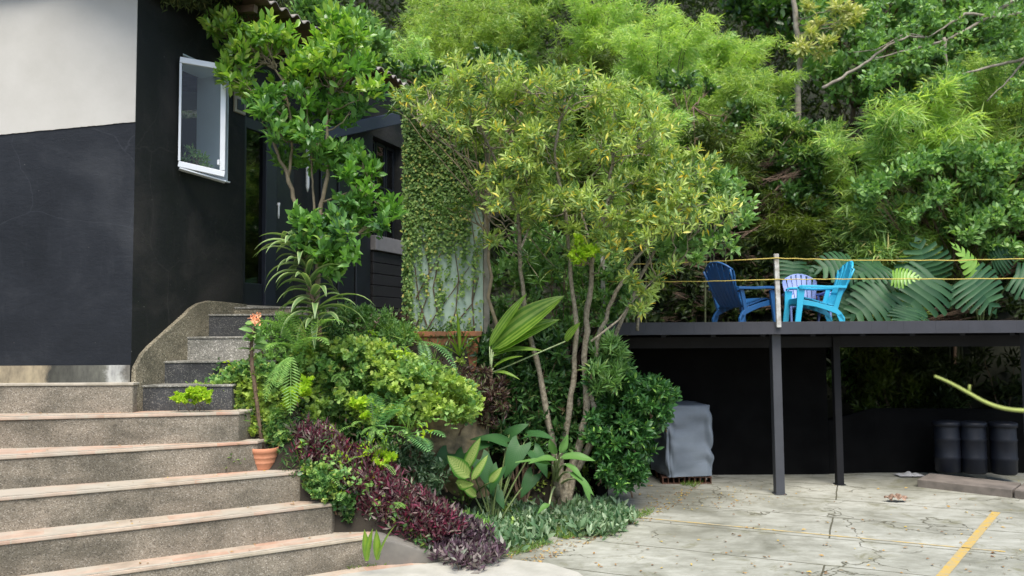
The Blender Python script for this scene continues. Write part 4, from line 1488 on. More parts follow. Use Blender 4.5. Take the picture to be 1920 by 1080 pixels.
def tree(name, base, label, cat, stems, centres, cr, kind, m, L, W, twigs=16, per=6, twig=.12, seed=0, bark='bark', group=None,
         br=.009, nodes=None, spread=.9, flat=.6, shell=.45, up=.45, zs=.8, bare=0, updraft=.1, lit_top=None):
    """stems: list of (points, r0, r1). Every crown clump hangs on its own branch from the nearest stem node below it."""
    rng = np.random.default_rng(seed + 500)
    t = thing(name, base, label, cat, group)
    b = MB()
    nod = []
    for pts, r0, r1 in stems:
        P = []
        pts = [Vector(p) for p in pts]
        for i in range(len(pts) - 1):
            for k in range(4):
                q = pts[i].lerp(pts[i + 1], k / 4)
                if k: q += Vector(rng.normal(0, r0 * .18, 3))
                P.append(q)
        P.append(pts[-1])
        rad = [(r0 + (r1 - r0) * (i / (len(P) - 1)) ** .8) * rng.uniform(.9, 1.12) for i in range(len(P))]
        b.tube(P, rad, 9)
        nod += [p for p in P[len(P) // 3:]]
    b.build('trunk', M[bark], t, smooth=True)
    br_ = MB()
    lv = lv0 = Leaves(kind, seed)
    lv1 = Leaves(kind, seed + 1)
    for c in centres:
        cands = sorted(nod, key=lambda p: (p - c).length + (1.5 * max(0, p.z - c.z)))
        s0 = cands[min(int(rng.integers(0, 3)), len(cands) - 1)]
        ln = (s0 - c).length
        path = sag_path(s0, c, 6, -.06 * ln, .045 * ln * .5 + .006, rng)
        br_.tube(path, [br * (1.5 - 1.15 * k / 6) for k in range(7)], 5)
        r = cr * rng.uniform(.7, 1.3)
        tips, d = shell_pts(rng, c, (r, r, r * zs), twigs, shell)
        for q in tips[: max(3, twigs // 3)]:
            br_.tube([path[4], Vector(q)], [br * .5, br * .2], 4, cap=False)
        dirs = d * .8 + np.array([0, 0, up]) + rng.normal(0, .25, d.shape)
        twig_leaves(lv1 if lit_top and c.z + rng.normal(0, .12) > lit_top[0] else lv, tips, dirs, per, L, W, twig, spread, flat, updraft=updraft)
    for _ in range(bare):
        c = centres[int(rng.integers(0, len(centres)))]
        d = Vector(rng.normal(0, 1, 3)).normalized(); d.z = abs(d.z) * .6
        e = c + d * cr * rng.uniform(1.0, 1.8)
        br_.tube(sag_path(c, e, 4, .02, .015, rng), [br * .5, br * .45, br * .4, br * .3, br * .15], 4)
    br_.build('branches', M[bark], t, smooth=True)
    lv.build('crown', m, t)
    if lit_top and lv1.B: lv1.build('lit_top_leaves', lit_top[1], t)  # clumps above the given height carry the light in their leaf colour
    return t


def hpts(L_, d): return [at(x, y, d) for x, y in L_]


# ------------------------------------------------------------ glossy small tree before the door
rg = np.random.default_rng(11)
D0 = 7.7
cit = []
for poly, n, dd in (([(400, 40), (450, 45), (545, 62), (560, 120), (640, 60), (680, 95), (700, 160), (660, 215), (600, 230), (560, 265), (500, 240), (450, 190), (432, 130)], 40, .38),
                    ([(590, 60), (640, 38), (672, 60), (690, 120), (610, 130)], 9, .3),
                    ([(480, 235), (560, 240), (620, 290), (560, 320), (490, 270)], 5, .2),
                    ([(610, 262), (690, 285), (705, 330), (650, 340), (615, 300)], 7, .2),
                    ([(640, 360), (740, 365), (745, 420), (670, 440), (640, 400)], 7, .2)):
    cit += poly_clumps(rg, poly, n, D0, dd, 20)
cit += poly_clumps(rg, [(560, 395), (640, 400), (660, 470), (620, 510), (575, 470)], 13, 7.25, .12, 14)
cit += [at(x, y, D0 - .1) for x, y in ((410, 48), (445, 48), (522, 48), (425, 125), (705, 172), (625, 42), (655, 50))]
gb = at(585, 640, D0 + .1)
tree('citrus_tree', (gb.x, gb.y, bankz(gb.x, gb.y)), 'small tree with glossy bright green leaves and bare forked stems, before the black door', 'tree',
     [([(gb.x, gb.y, bankz(gb.x, gb.y) - .1)] + hpts([(580, 560), (572, 460), (556, 385), (538, 325), (522, 290), (505, 250)], D0), .034, .013),
      ([(gb.x + .04, gb.y, bankz(gb.x, gb.y) - .1)] + hpts([(596, 520), (600, 400), (612, 340), (616, 290), (612, 230), (625, 150)], D0), .030, .011),
      (hpts([(540, 330), (548, 280), (545, 220), (530, 150), (500, 110)], D0), .015, .008),
      (hpts([(602, 380), (650, 362), (700, 350)], D0), .012, .006),
      (hpts([(590, 420), (588, 370), (585, 330), (580, 240), (570, 170)], D0 + .05), .013, .008)],
     cit, .15, 'oval', M['citrus'], .100, .046, 12, 6, .11, 21, 'twig', br=.006, up=.65, flat=.75, updraft=.25, lit_top=(4.30, M['citrus_lit']))

# ------------------------------------------------------------ big yellow green shrub tree
rg = np.random.default_rng(12)
D1 = 8.25
crown = [(745, 190), (800, 150), (870, 130), (930, 118), (1010, 150), (1060, 120), (1130, 128), (1190, 170), (1250, 215), (1300, 270), (1350, 330),
         (1365, 390), (1330, 440), (1250, 420), (1190, 470), (1120, 480), (1080, 440), (1000, 420), (960, 385), (915, 380), (880, 300), (850, 235), (770, 215)]
cs = poly_clumps(rg, crown, 165, D1, .6, 13)
cs += [at(x, y, D1 - .2 + .3 * rg.random()) for x, y in ((1090, 478), (1075, 470), (1110, 462), (850, 110), (755, 178), (860, 175), (1000, 330), (1210, 545), (1235, 520), (1180, 520), (1200, 575), (1260, 500), (925, 450))]
gt = atz(1052, 962, .0)
B1 = [(gt.x, gt.y, -.08)]
def S(L_, d0, d1): return [at(x, y, d0 + (d1 - d0) * i / (len(L_) - 1)) for i, (x, y) in enumerate(L_)]


tree('flowering_shrub_tree', (gt.x, gt.y, 0), 'wide multi stemmed shrub tree with small yellow and green leaves before the terrace', 'tree',
     [(B1 + S([(1062, 900), (1085, 840), (1100, 760), (1098, 640), (1105, 560), (1115, 470), (1140, 380), (1150, 280)], gt.y, D1), .058, .015),
      (B1 + S([(1075, 890), (1110, 830), (1122, 790), (1108, 740), (1120, 640), (1150, 560), (1180, 500), (1240, 430), (1290, 370)], gt.y, D1 + .1), .048, .010),
      (B1 + S([(1050, 880), (1062, 800), (1075, 720), (1082, 620), (1070, 520), (1060, 400), (1040, 280), (1060, 180)], gt.y, D1 - .1), .045, .012),
      (S([(1045, 930), (1036, 820), (1012, 700), (985, 590), (975, 480), (972, 400), (940, 320), (900, 230)], gt.y, D1 - .05), .040, .012),
      (B1 + S([(1080, 880), (1112, 810), (1128, 850), (1100, 905)][:2], gt.y, gt.y - .1), .035, .02),
      (S([(975, 470), (1000, 410), (985, 330), (1000, 230)], D1, D1 + .2), .014, .007),
      (S([(1108, 640), (1160, 600), (1190, 560), (1230, 520), (1270, 495)], D1, D1), .012, .006),
      (S([(1115, 480), (1090, 400), (1110, 330), (1180, 250)], D1, D1 + .3), .014, .007),
      (S([(940, 320), (880, 300), (820, 260), (770, 215)], D1, D1 - .1), .010, .005)],
     cs, .15, 'lance', M['shrub'], .082, .021, 14, 8, .10, 22, 'bark', br=.006, up=.4, flat=.5, bare=70, spread=1.0)
# greener neighbour behind it, right side
rg = np.random.default_rng(13)
cs = poly_clumps(rg, [(1190, 300), (1290, 290), (1390, 350), (1400, 420), (1370, 460), (1300, 490), (1220, 480), (1170, 420)], 46, 9.0, .4, 14)
g2 = atz(1120, 930, 0)
tree('young_tree', (g2.x, 9.2, 0), 'slender tree with plain green oval leaves behind the right edge of the yellow shrub tree', 'tree',
     [([(g2.x, 9.2, -.05)] + hpts([(1130, 800), (1150, 640), (1200, 520), (1250, 420), (1300, 360)], 9.1), .035, .012),
      (hpts([(1195, 620), (1200, 560), (1235, 520), (1280, 470), (1340, 430)], 9.1), .018, .007)],
     cs, .16, 'oval', M['broad_mid'], .085, .042, 12, 6, .1, 23, 'bark', br=.006)
# rosette-tipped branches reaching left over the screen
rg = np.random.default_rng(14)
t = thing('narrow_leaved_shrub', tuple(at(935, 640, 8.7)), 'shrub with whorls of long narrow grey green leaves spreading over the top of the screen', 'shrub')
lv = Leaves('slim', 5)
b = MB()
root = at(932, 640, 8.75)
fork_ = at(905, 330, 8.7)
b.tube(sag_path(root, fork_, 8, 0, .02, rg), [.022, .021, .02, .019, .018, .017, .016, .015, .014], 7)
for x, y in ((755, 185), (780, 205), (870, 172), (845, 190), (800, 175), (905, 165), (930, 140), (1000, 235), (860, 385), (830, 385), (885, 375), (1010, 420), (1035, 450), (950, 190), (880, 230), (960, 300), (1010, 520), (1040, 500), (1070, 480), (1180, 345), (1080, 250), (900, 330), (820, 215), (735, 200), (990, 480), (1030, 400)):
    c = at(x, y, 8.35 + rg.uniform(-.2, .35))
    b.tube(sag_path(root.lerp(fork_, rg.uniform(.55, 1)), c, 6, .05, .02, rg), [.009, .008, .007, .006, .006, .005, .004], 5)
    for k in range(34):
        d = Vector(rg.normal(0, 1, 3)).normalized(); d.z = d.z * .6 + .12
        lv.put([tuple(c + Vector((0, 0, rg.uniform(-.07, .02))))], tuple(d), rg.uniform(.10, .17), .014)
b.build('stems', M['twig'], t)
lv.build('foliage', M['shrub_green'], t)

# ------------------------------------------------------------ creeper on the screen
rg = np.random.default_rng(15)
t = thing('creeper', tuple(at(800, 640, 8.97)), 'small leaved creeper climbing the aqua screen, dense at the top and ragged below', 'climber')
lv = Leaves('lobed', 6)
ypan = 8.985
Bs, Ds = [], []
for _ in range(17000):
    x, y = rg.uniform(756, 908), rg.uniform(188, 625)
    # ragged lower limit
    lim = 470 + 70 * mnoise.noise(Vector((x * .035, 3, 0))) + 45 * mnoise.noise(Vector((x * .11, 8, 0))) - (70 if x > 882 else 0)
    if x < 775: lim = 640
    p_ = 1.0 if y < lim - 60 else max(0.0, (lim + 20 - y) / 80)
    tend = mnoise.noise(Vector((x * .06, y * .012, 5)))
    if y > lim - 40: p_ = max(p_, .42 if tend > .18 else .05)
    if rg.random() > p_: continue
    q = at(x, y, ypan)
    dep = rg.random() ** 2 * .10 + .004
    Bs.append((q.x, ypan - dep, q.z))
    Ds.append((rg.normal(0, .7), -.45, -.6 + rg.normal(0, .5)))
n_ = len(Bs)
Nn = np.array([0, -1.0, .45]) + rg.normal(0, .4, (n_, 3))
lv.put(np.array(Bs), np.array(Ds), rg.uniform(.022, .042, n_), rg.uniform(.020, .036, n_), Nn)
lv.build('foliage', M['ivy'], t)
b = MB()
for pts in (((775, 625), (800, 560), (805, 500), (790, 440)), ((795, 628), (820, 585), (850, 545), (880, 500)), ((840, 632), (855, 580), (860, 520), (850, 450)),
            ((780, 560), (800, 520), (830, 470)), ((890, 630), (885, 560), (893, 480), (885, 420)), ((800, 610), (785, 560), (778, 500)), ((860, 600), (885, 570), (897, 520)), ((820, 585), (812, 540), (822, 490))):
    b.tube([at(x, y, ypan - .01) for x, y in pts], [.009, .007, .006, .004][:len(pts)], 5)
b.build('stems', M['stem_brown'], t)

# plants trailing from the corrugated eave
t = thing('roof_creeper', tuple(at(420, 15, 7.6)), 'dark straggly creeper trailing from the eave above the window', 'climber')
lv = Leaves('slim', 8)
rg = np.random.default_rng(16)
for k in range(150):
    f = rg.random()
    x = 300 + 240 * f
    y = -22 + 34 * min(1, f * 2.2) * rg.random() + 6
    if 400 < x < 470: y += 14
    c = np.array(at(x, y, 7.2 + 1.0 * f))
    m_ = 16
    B_ = c + rg.normal(0, .045, (m_, 3))
    lv.put(B_, np.array([0, 0, -.7]) + rg.normal(0, .6, (m_, 3)), .07, .018)
lv.build('foliage', M['hang'], t)

# ------------------------------------------------------------ striped dracaena
def strap_plant(name, base, label, cat, m, leaves, W, group=None, stem=None, stem_m='stem_brown', seed=0, part='leaf', n=9, fold=.18, taper=1.0):
    """leaves: (start, direction, length, width factor, droop); one mesh per leaf"""
    t = thing(name, base, label, cat, group)
    if stem:
        b = MB(); b.tube(*stem); b.build('stem', M[stem_m], t, smooth=True)
    for s, d, L, wf, dr in leaves:
        b = MB(); b.strap(s, d, L, W * wf, dr, n, fold, taper, up=random.uniform(-.4, .4))
        b.build(part, m, t, smooth=True)
    return t


random.seed(4)
rg = np.random.default_rng(17)
D2 = 7.35
ax = [at(x, y, D2) for x, y in ((600, 640), (598, 610), (582, 545), (570, 490), (556, 450))]
leaves = []
def axis(tt):
    k = tt * (len(ax) - 1); j = min(int(k), len(ax) - 2)
    return ax[j].lerp(ax[j + 1], k - j)
for k in range(62):
    tt = .24 + .74 * (k / 61)
    a = k * 2.39996
    el = .25 + .55 * tt + rg.uniform(-.15, .15)
    d = Vector((math.cos(a) * 1.0 - .25, math.sin(a) * .8, el * 1.1))
    if d.x > .3 and tt < .7: d.x *= .8
    leaves.append((axis(tt), d, rg.uniform(.30, .50), rg.uniform(.65, 1.0), rg.uniform(.8, 1.9)))
for tx, ty in ((668, 555), (700, 545), (688, 590), (560, 640), (590, 650)):
    e = at(tx, ty, D2 - .15); s = axis(.35); d = (e - s)
    leaves.append((s, d.normalized() + Vector((0, 0, .5)), d.length * 1.1, .8, 1.2))
strap_plant('striped_dracaena', tuple(ax[0]), 'leafy plant with long arching pale striped leaves beside the door steps', 'plant', M['dracaena'], leaves, .088,
            stem=(ax, [.024, .022, .02, .018, .012], 8))

# arching pleated leaves right of the trough
rg = np.random.default_rng(18)
b0 = at(920, 700, 8.5)
t = thing('pleated_palm_plant', tuple(b0 - Vector((0, 0, .25))), 'plant with broad pleated arching leaves right of the terracotta trough', 'plant')
b = MB(); b.tube([b0 - Vector((0, 0, .25)), b0 + Vector((0, 0, .05))], [.03, .02], 8); b.build('stem', M['stem_brown'], t, smooth=True)
PALM = (t, b0)
# lime plant in the trough
b0 = at(862, 668, 8.62)
lvs = [(b0, (e - b0).normalized() + Vector((0, 0, .1 + dr * .3)), (e - b0).length * 1.1, wf, dr) for e, wf, dr in
       ((at(856, 583, 8.6), 1.1, .1), (at(838, 612, 8.55), .9, .5), (at(795, 640, 8.5), .9, 1.0), (at(880, 620, 8.55), .9, .5), (at(905, 620, 8.5), .8, .9), (at(845, 640, 8.5), .7, .4))]
strap_plant('strap_leaf_plant', tuple(b0 - Vector((0, 0, .08))), 'small lime green strap leaved plant standing before the trough', 'plant', M['lime_strap'], lvs, .055)
# yucca-like bits at the foot of the dracaena
b0 = at(575, 640, 7.25)
lvs = []
for k in range(16):
    a = rg.uniform(0, 6.28); lvs.append((b0, (math.cos(a), math.sin(a) * .6, rg.uniform(.5, 1.4)), rg.uniform(.2, .32), 1, rg.uniform(.2, .7)))
strap_plant('spiky_plant', tuple(b0), 'spiky yellow green tuft at the foot of the striped dracaena', 'plant', M['yucca'], lvs, .016, n=5)
# two bright sprouts at the corner of the lowest step
for (x, y, tips, lb) in ((688, 1052, ((684, 1000), (697, 998)), 'left of two lime green sprouts at the corner of the lowest step'),
                         (708, 1050, ((706, 1000), (737, 990)), 'right of two lime green sprouts at the corner of the lowest step')):
    b0 = at(x, y, 6.55)
    lvs = []
    for tp_ in tips:
        e = at(*tp_, 6.5); d = e - b0
        lvs.append((b0, d.normalized() + Vector((0, 0, .25)), d.length * 1.15, 1, .45))
    strap_plant('sprout', tuple(b0), lb, 'plant', M['lime_strap'], lvs, .062, group='sprouts at the foot of the steps', n=6)

# ------------------------------------------------------------ leafy mounds of the bank
def poly_ground_base(poly, depth):
    x = sum(p[0] for p in poly) / len(poly); y = max(p[1] for p in poly)
    q = at(x, y, depth); return (q.x, q.y + .05, bankz(q.x, q.y))


P1 = [(330, 745), (355, 728), (400, 715), (430, 690), (480, 668), (520, 690), (530, 760), (555, 830), (550, 862), (525, 850), (480, 825), (445, 800), (410, 780), (390, 757)]
bush('ground_cover_bush', poly_ground_base(P1, 7.05), 'low leafy plant spilling over the steps, left of the thorny stem', 'bush', P1, 7.30, .08, 180, .065, 'lobed', M['mound'], .042, .036, 9, 5, .05, seed=31, local=True, nstem=12, mind=7)
P2 = [(322, 748), (330, 738), (365, 728), (398, 730), (392, 752), (350, 757)]
bush('creeping_plant', tuple(at(370, 755, 7.0)), 'flat bright green creeping plant on the dark step', 'plant', P2, 6.98, .04, 60, .022, 'lobed', M['lime'], .024, .021, 6, 4, .02, seed=32, local=True, nstem=5, stem_r=.003)
P3 = [(530, 680), (560, 650), (640, 640), (700, 640), (760, 668), (830, 700), (880, 718), (895, 750), (875, 790), (820, 770), (770, 790), (720, 785), (650, 790), (590, 800), (545, 760)]
bush('mound_bush', poly_ground_base(P3, 7.9), 'broad mound of small pale green lobed leaves above the tan stone face', 'bush', P3, 7.85, .38, 420, .085, 'lobed', M['mound'], .046, .040, 11, 5, .05, seed=33, local=True, nstem=24, mind=8, flat=.8)
P4 = [(590, 590), (650, 575), (720, 585), (760, 610), (770, 640), (700, 660), (640, 650), (590, 640)]
bush('fine_leaved_bush', poly_ground_base(P4, 8.3), 'fine leaved dark green bush at the foot of the black house wall', 'bush', P4, 8.35, .2, 85, .10, 'slim', M['broad_mid'], .045, .017, 13, 7, .07, seed=34, local=True, nstem=14, mind=8)
P5 = [(470, 600), (540, 590), (600, 620), (590, 700), (530, 720), (490, 690)]
bush('weedy_bush', poly_ground_base(P5, 7.35), 'loose green weeds and ferns beside the upper steps', 'bush', P5, 7.6, .2, 50, .085, 'slim', M['fern'], .05, .016, 12, 6, .07, seed=35, local=True, nstem=10, mind=8)
P6 = [(600, 800), (660, 780), (720, 790), (740, 840), (700, 900), (740, 930), (790, 940), (740, 960), (640, 900), (580, 850)]
bush('trailing_weeds', poly_ground_base(P6, 7.5), 'dark trailing weeds between the purple leaves and the stone face', 'weeds', P6, 7.7, .2, 85, .08, 'slim', M['dark_shrub'], .065, .022, 11, 5, .08, seed=36, local=True, nstem=10, mind=8)
P6b = [(560, 850), (620, 880), (660, 930), (660, 975), (620, 950), (590, 920), (565, 885)]
bush('trailing_weeds', poly_ground_base(P6b, 7.0), 'dark green weeds filling the corner between the steps and the upper purple leaves', 'weeds', P6b, 7.0, .05, 30, .05, 'lobed', M['dark_shrub'], .045, .035, 10, 5, .05, seed=361, local=True, nstem=10, mind=6)
P6c = [(735, 830), (790, 830), (830, 870), (845, 925), (800, 940), (750, 900)]
bush('trailing_weeds', poly_ground_base(P6c, 7.9), 'grey green striped weeds hanging before the tan stone face', 'weeds', P6c, 8.0, .1, 34, .07, 'oval', M['silver'], .06, .024, 9, 5, .06, seed=362, local=True, nstem=10, mind=8)
# dark tangle right of the trough
P7 = [(880, 660), (930, 610), (1010, 600), (1060, 640), (1070, 740), (1070, 840), (1030, 870), (960, 850), (900, 820), (885, 760)]
bush('dark_shrub', poly_ground_base(P7, 8.8), 'dark green shrub filling the shade behind the tree stems', 'shrub', P7, 8.88, .12, 150, .12, 'lance', M['dark_shrub'], .10, .032, 13, 6, .1, seed=37, nstem=16, mind=8)
P7b = [(920, 440), (1000, 420), (1100, 470), (1200, 500), (1190, 600), (1100, 640), (1000, 640), (930, 600)]
bush('thin_shrub', poly_ground_base(P7b, 9.5), 'thin green leaved shrub seen between the tree stems, right of the screen', 'shrub', P7b, 9.6, .4, 95, .13, 'oval', M['broad_mid'], .085, .038, 12, 5, .1, seed=38, nstem=20, mind=10)
P8 = [(860, 680), (930, 690), (960, 740), (940, 800), (880, 780)]
bush('red_leaved_weeds', poly_ground_base(P8, 8.3), 'dark reddish weeds below the terracotta trough', 'weeds', P8, 8.35, .12, 30, .07, 'slim', M['dark_red_leaf'], .07, .02, 12, 5, .08, seed=39, local=True, nstem=8)
P8b = [(735, 590), (762, 595), (768, 625), (740, 625)]
bush('red_leaved_weeds', tuple(at(755, 640, 8.7)), 'dry reddish weeds between the black wall and the aqua screen', 'weeds', P8b, 8.8, .1, 12, .08, 'slim', M['dark_red_leaf'], .07, .016, 12, 5, .08, seed=40, local=True, nstem=5, stem_r=.004)
# schefflera by the covered appliance
P9 = [(1100, 700), (1130, 660), (1150, 650), (1180, 700), (1205, 715), (1235, 715), (1262, 742), (1248, 780), (1215, 820), (1212, 880), (1190, 905), (1160, 915), (1125, 895), (1105, 820), (1095, 750)]
g = atz(1180, 935, 0)
bush('umbrella_shrub', (g.x, g.y + .2, 0), 'dense dark glossy shrub with finger like leaves beside the covered appliance', 'shrub', P9, 8.9, .35, 150, .095, 'oval', M['schefflera'], .082, .032, 10, 8, .045, seed=41, nstem=26, local=True, mind=10, spread=1.25, up=.6, flat=.5)
bush('upright_shrub', (at(1150, 700, 8.5).x, 8.6, 0), 'taller feathery shoots rising above the dark glossy shrub', 'shrub',
     [(1120, 640), (1150, 625), (1165, 660), (1160, 720), (1110, 730)], 8.6, .2, 26, .10, 'slim', M['broad_mid'], .12, .022, 10, 7, .12, seed=42, nstem=8, local=True)
# lime sprays
for k, (x, y, r_, d, lb) in enumerate(((550, 735, 22, 7.15, 'lime green maidenhair fern among the bank plants, left one near the thorny stem'),
                                     (682, 765, 16, 7.4, 'lime green maidenhair fern above the purple leaves, right one near the stone face'),
                                     (720, 872, 22, 7.15, 'yellow green weed in the middle of the purple leaves'),
                                     (1090, 470, 24, 8.0, 'bright yellow green shoots at the top of the tree stems'))):
    c = at(x, y, d); rr = r_ / FPX * d
    bush('lime_plant', (c.x, c.y + .03, c.z - rr * 1.2), lb, 'plant', None, d, 0, 0, rr * .5, 'lobed', M['lime'], .036, .034, 12, 5, .03, seed=50 + k, nstem=8, stem_r=.003,
         centres=[c + Vector(np.random.default_rng(k).normal(0, 1, 3) * 0)] + [c + Vector(v) * rr for v in np.random.default_rng(k + 60).uniform(-.9, .9, (10, 3))], group='lime green plants')

# purple and silver ground covers
def cover(name, label, cat, poly, depth_fn, n, m, L, W, seed, group=None, hgt=.10, kind='slim'):
    rng = np.random.default_rng(seed)
    t0 = None
    lv = Leaves(kind, seed)
    xs = [p[0] for p in poly]; ys = [p[1] for p in poly]
    tips = []
    k = 0
    while len(tips) < n and k < n * 40:
        k += 1
        x, y = rng.uniform(min(xs) - 15, max(xs) + 15), rng.uniform(min(ys) - 12, max(ys) + 6)
        if not in_poly(x + rng.normal(0, 9), y + rng.normal(0, 7), poly): continue
        tips.append(at(x, y - 10 * mnoise.noise(Vector((x * .05, y * .05, 2))), depth_fn(x, y) + rng.uniform(-.07, .07)))
    c = sum(tips, Vector()) / len(tips)
    t = thing(name, (c.x, c.y, min(p.z for p in tips)), label, cat, group)
    T_ = np.array([tuple(p) for p in tips])
    dirs = np.array([0, -.25, 1.0]) + rng.normal(0, .5, T_.shape)
    twig_leaves(lv, T_, dirs, 7, L, W, hgt, 1.0, .35)
    lv.build('foliage', m, t)
    b = MB()
    for p in tips[:60]:
        b.tube([p + Vector((rng.normal(0, .02), .05, -.16)), p], [.004, .003], 4 if len(b.v) % 2 else 5)
    b.build('stems', M['stem_brown'], t)
    return t


def dslope(x, y):
    """depth of the planted slope seen at a pixel"""
    return 7.08 + max(0, (900 - y) / 400) * .35 + max(0, (x - 560 - (y - 800) * 1.5)) / 400 * .5


cover('purple_ground_cover', 'upper patch of narrow purple red leaves beside the steps, below the mound of green leaves', 'ground cover',
      [(555, 800), (600, 790), (640, 830), (700, 850), (735, 870), (760, 915), (700, 930), (640, 905), (590, 890), (575, 850)], dslope, 680, M['purple'], .072, .018, 61)
cover('purple_ground_cover', 'middle patch of purple red leaves spilling over the end of the steps', 'ground cover',
      [(650, 900), (700, 905), (790, 920), (840, 945), (860, 990), (800, 1000), (740, 985), (690, 960), (655, 940)], dslope, 640, M['purple'], .072, .019, 62)
cover('purple_ground_cover', 'lowest patch of grey purple leaves meeting the patio', 'ground cover',
      [(760, 980), (850, 960), (900, 985), (935, 1020), (925, 1042), (860, 1045), (800, 1015)], lambda x, y: min(7.25, atz(x, y + 25, .02).y), 480, M['purple_grey'], .075, .028, 63)
def dflat(x, y): return atz(x, y, .08).y


cover('silver_ground_cover', 'silver green leafy ground cover left of the tree foot', 'ground cover',
      [(850, 965), (930, 945), (1000, 950), (1045, 965), (1030, 990), (960, 1010), (920, 1030), (880, 1000)], dflat, 520, M['silver'], .095, .036, 64, kind='oval')
cover('silver_ground_cover', 'silver green leafy ground cover right of the tree foot, reaching the patio', 'ground cover',
      [(1060, 945), (1120, 938), (1165, 950), (1180, 970), (1130, 990), (1070, 985), (1050, 970)], dflat, 360, M['silver'], .095, .036, 65, kind='oval')
bush('green_variegated_plant', tuple(atz(600, 930, .75)), 'green and yellow leafy plant growing among the upper purple leaves', 'plant',
     [(572, 880), (600, 870), (635, 885), (630, 930), (600, 940), (575, 910)], 6.98, .05, 34, .045, 'lobed', M['mound'], .04, .034, 9, 5, .04, seed=66, local=True, nstem=6, stem_r=.004)
# low light greens at the patio rim
bush('weeds', tuple(atz(890, 985, .03)), 'pale green weeds between the purple and the silver ground covers', 'weeds',
     [(850, 975), (900, 968), (920, 1000), (930, 1040), (890, 1020)], 7.6, .15, 30, .06, 'slim', M['fern'], .06, .016, 10, 5, .06, seed=67, nstem=5, stem_r=.003)
lv = Leaves('slim', 68); rg = np.random.default_rng(68)
for poly, n_ in (([(1050, 985), (1130, 985), (1165, 975), (1130, 1000), (1060, 1012), (1030, 1005)], 1500), ([(930, 1030), (1010, 1010), (1040, 1020), (960, 1045)], 450),
                 ([(1180, 962), (1230, 955), (1215, 970), (1185, 975)], 180), ([(1270, 908), (1320, 905), (1300, 915)], 150), ([(640, 1065), (740, 1055), (745, 1060), (650, 1070)], 150)):
    k = 0
    while k < n_:
        x, y = rg.uniform(min(p[0] for p in poly), max(p[0] for p in poly)), rg.uniform(min(p[1] for p in poly), max(p[1] for p in poly))
        if in_poly(x, y, poly):
            q = atz(x, y, .002); a = rg.uniform(0, 6.28)
            lv.put([tuple(q)], (math.cos(a) * .6, math.sin(a) * .6, rg.uniform(.4, 1.2)), rg.uniform(.03, .07), .007); k += 1
tag(lv.build('grass', M['grass']), 'fine grass growing at the rim of the patio', kind='stuff')

# ------------------------------------------------------------ ferns and cycad fronds
def frond_plant(name, base, label, cat, fronds, m, group=None, pin=.07, pw=.012, npn=26, curl=.9, kind='slim', vee=.35):
    """fronds: (start, dir, length, droop); one mesh per frond, rachis and pinnae together"""
    t = thing(name, base, label, cat, group)
    for s, d, L, dr in fronds:
        lv = Leaves(kind, int(abs(s[0] * 1000)) % 999)
        p, d = Vector(s), Vector(d).normalized()
        st = L / npn
        for i in range(npn):
            tt = i / npn
            side = d.cross(Vector((0, 0, 1)))
            side = side.normalized() if side.length > .05 else Vector((1, 0, 0))
            upv = side.cross(d)
            pl_ = pin * math.sin(math.pi * min(.97, .12 + tt * .88)) ** .8
            for sg in (-1, 1):
                dd = side * sg + d * .45 + upv * vee * .4 - Vector((0, 0, .15))
                lv.put([tuple(p)], tuple(dd), pl_, pw, tuple(upv))
            q = p + d * st
            lv.put([tuple(p - d * st * .3)], tuple(d), st * 1.6, .006, tuple(upv))
            p = q
            d = (d + Vector((0, 0, -1)) * dr * st / L * (.4 + 1.6 * tt)).normalized()
        lv.build('frond', m, t, jig=.1)
    return t


def tofr(b0, tips, d, up=.5, dr=1.2, ln=1.15):
    out = []
    for x, y in tips:
        e = at(x, y, d); v = e - b0
        out.append((b0, v.normalized() + Vector((0, 0, up)), v.length * ln, dr))
    return out


b0 = at(555, 655, 7.2); frond_plant('fern', tuple(b0), 'large feathery fern leaning over the upper steps beside the peach flowers', 'fern', tofr(b0, ((495, 600), (500, 665), (530, 585), (615, 655), (640, 605)), 6.98, .75, 1.5), M['fern'], pin=.12, pw=.012, npn=19, group='ferns on the bank')
b0 = at(545, 670, 7.1); frond_plant('fern', tuple(b0), 'drooping fern fronds right of the thorny stem', 'fern', tofr(b0, ((500, 745), (545, 765), (520, 720)), 6.93, .45, 1.9), M['fern'], pin=.11, pw=.012, npn=19, group='ferns on the bank')
b0 = at(712, 800, 7.3); frond_plant('cycad', tuple(b0), 'stiff bright green cycad fronds in front of the leafy mound', 'cycad', tofr(b0, ((778, 733), (745, 765), (700, 740)), 7.12, .30, .9), M['cycad'], pin=.12, pw=.013, npn=17, group='ferns on the bank')
b0 = at(765, 815, 7.6); frond_plant('cycad', tuple(b0), 'fan of blue green cycad leaflets before the tan stone face', 'cycad', tofr(b0, ((828, 818), (800, 845), (735, 800)), 7.4, .30, .8), M['cycad'], pin=.14, pw=.013, npn=15, group='ferns on the bank')
b0 = at(700, 800, 7.2); frond_plant('bromeliad', tuple(b0), 'small pink hearted spiky plant above the purple leaves', 'plant', tofr(b0, ((705, 770), (695, 830), (718, 832), (680, 815), (725, 805)), 7.12, .4, 1.0), M['fern'], pin=.04, pw=.008, npn=14)
b0 = at(790, 640, 8.5); frond_plant('fern', tuple(b0), 'fern at the left end of the terracotta trough', 'fern', tofr(b0, ((715, 640), (740, 625), (850, 700), (800, 700), (700, 665)), 8.2, .5, 1.4), M['cycad'], pin=.09, pw=.013, npn=22, group='ferns on the bank')

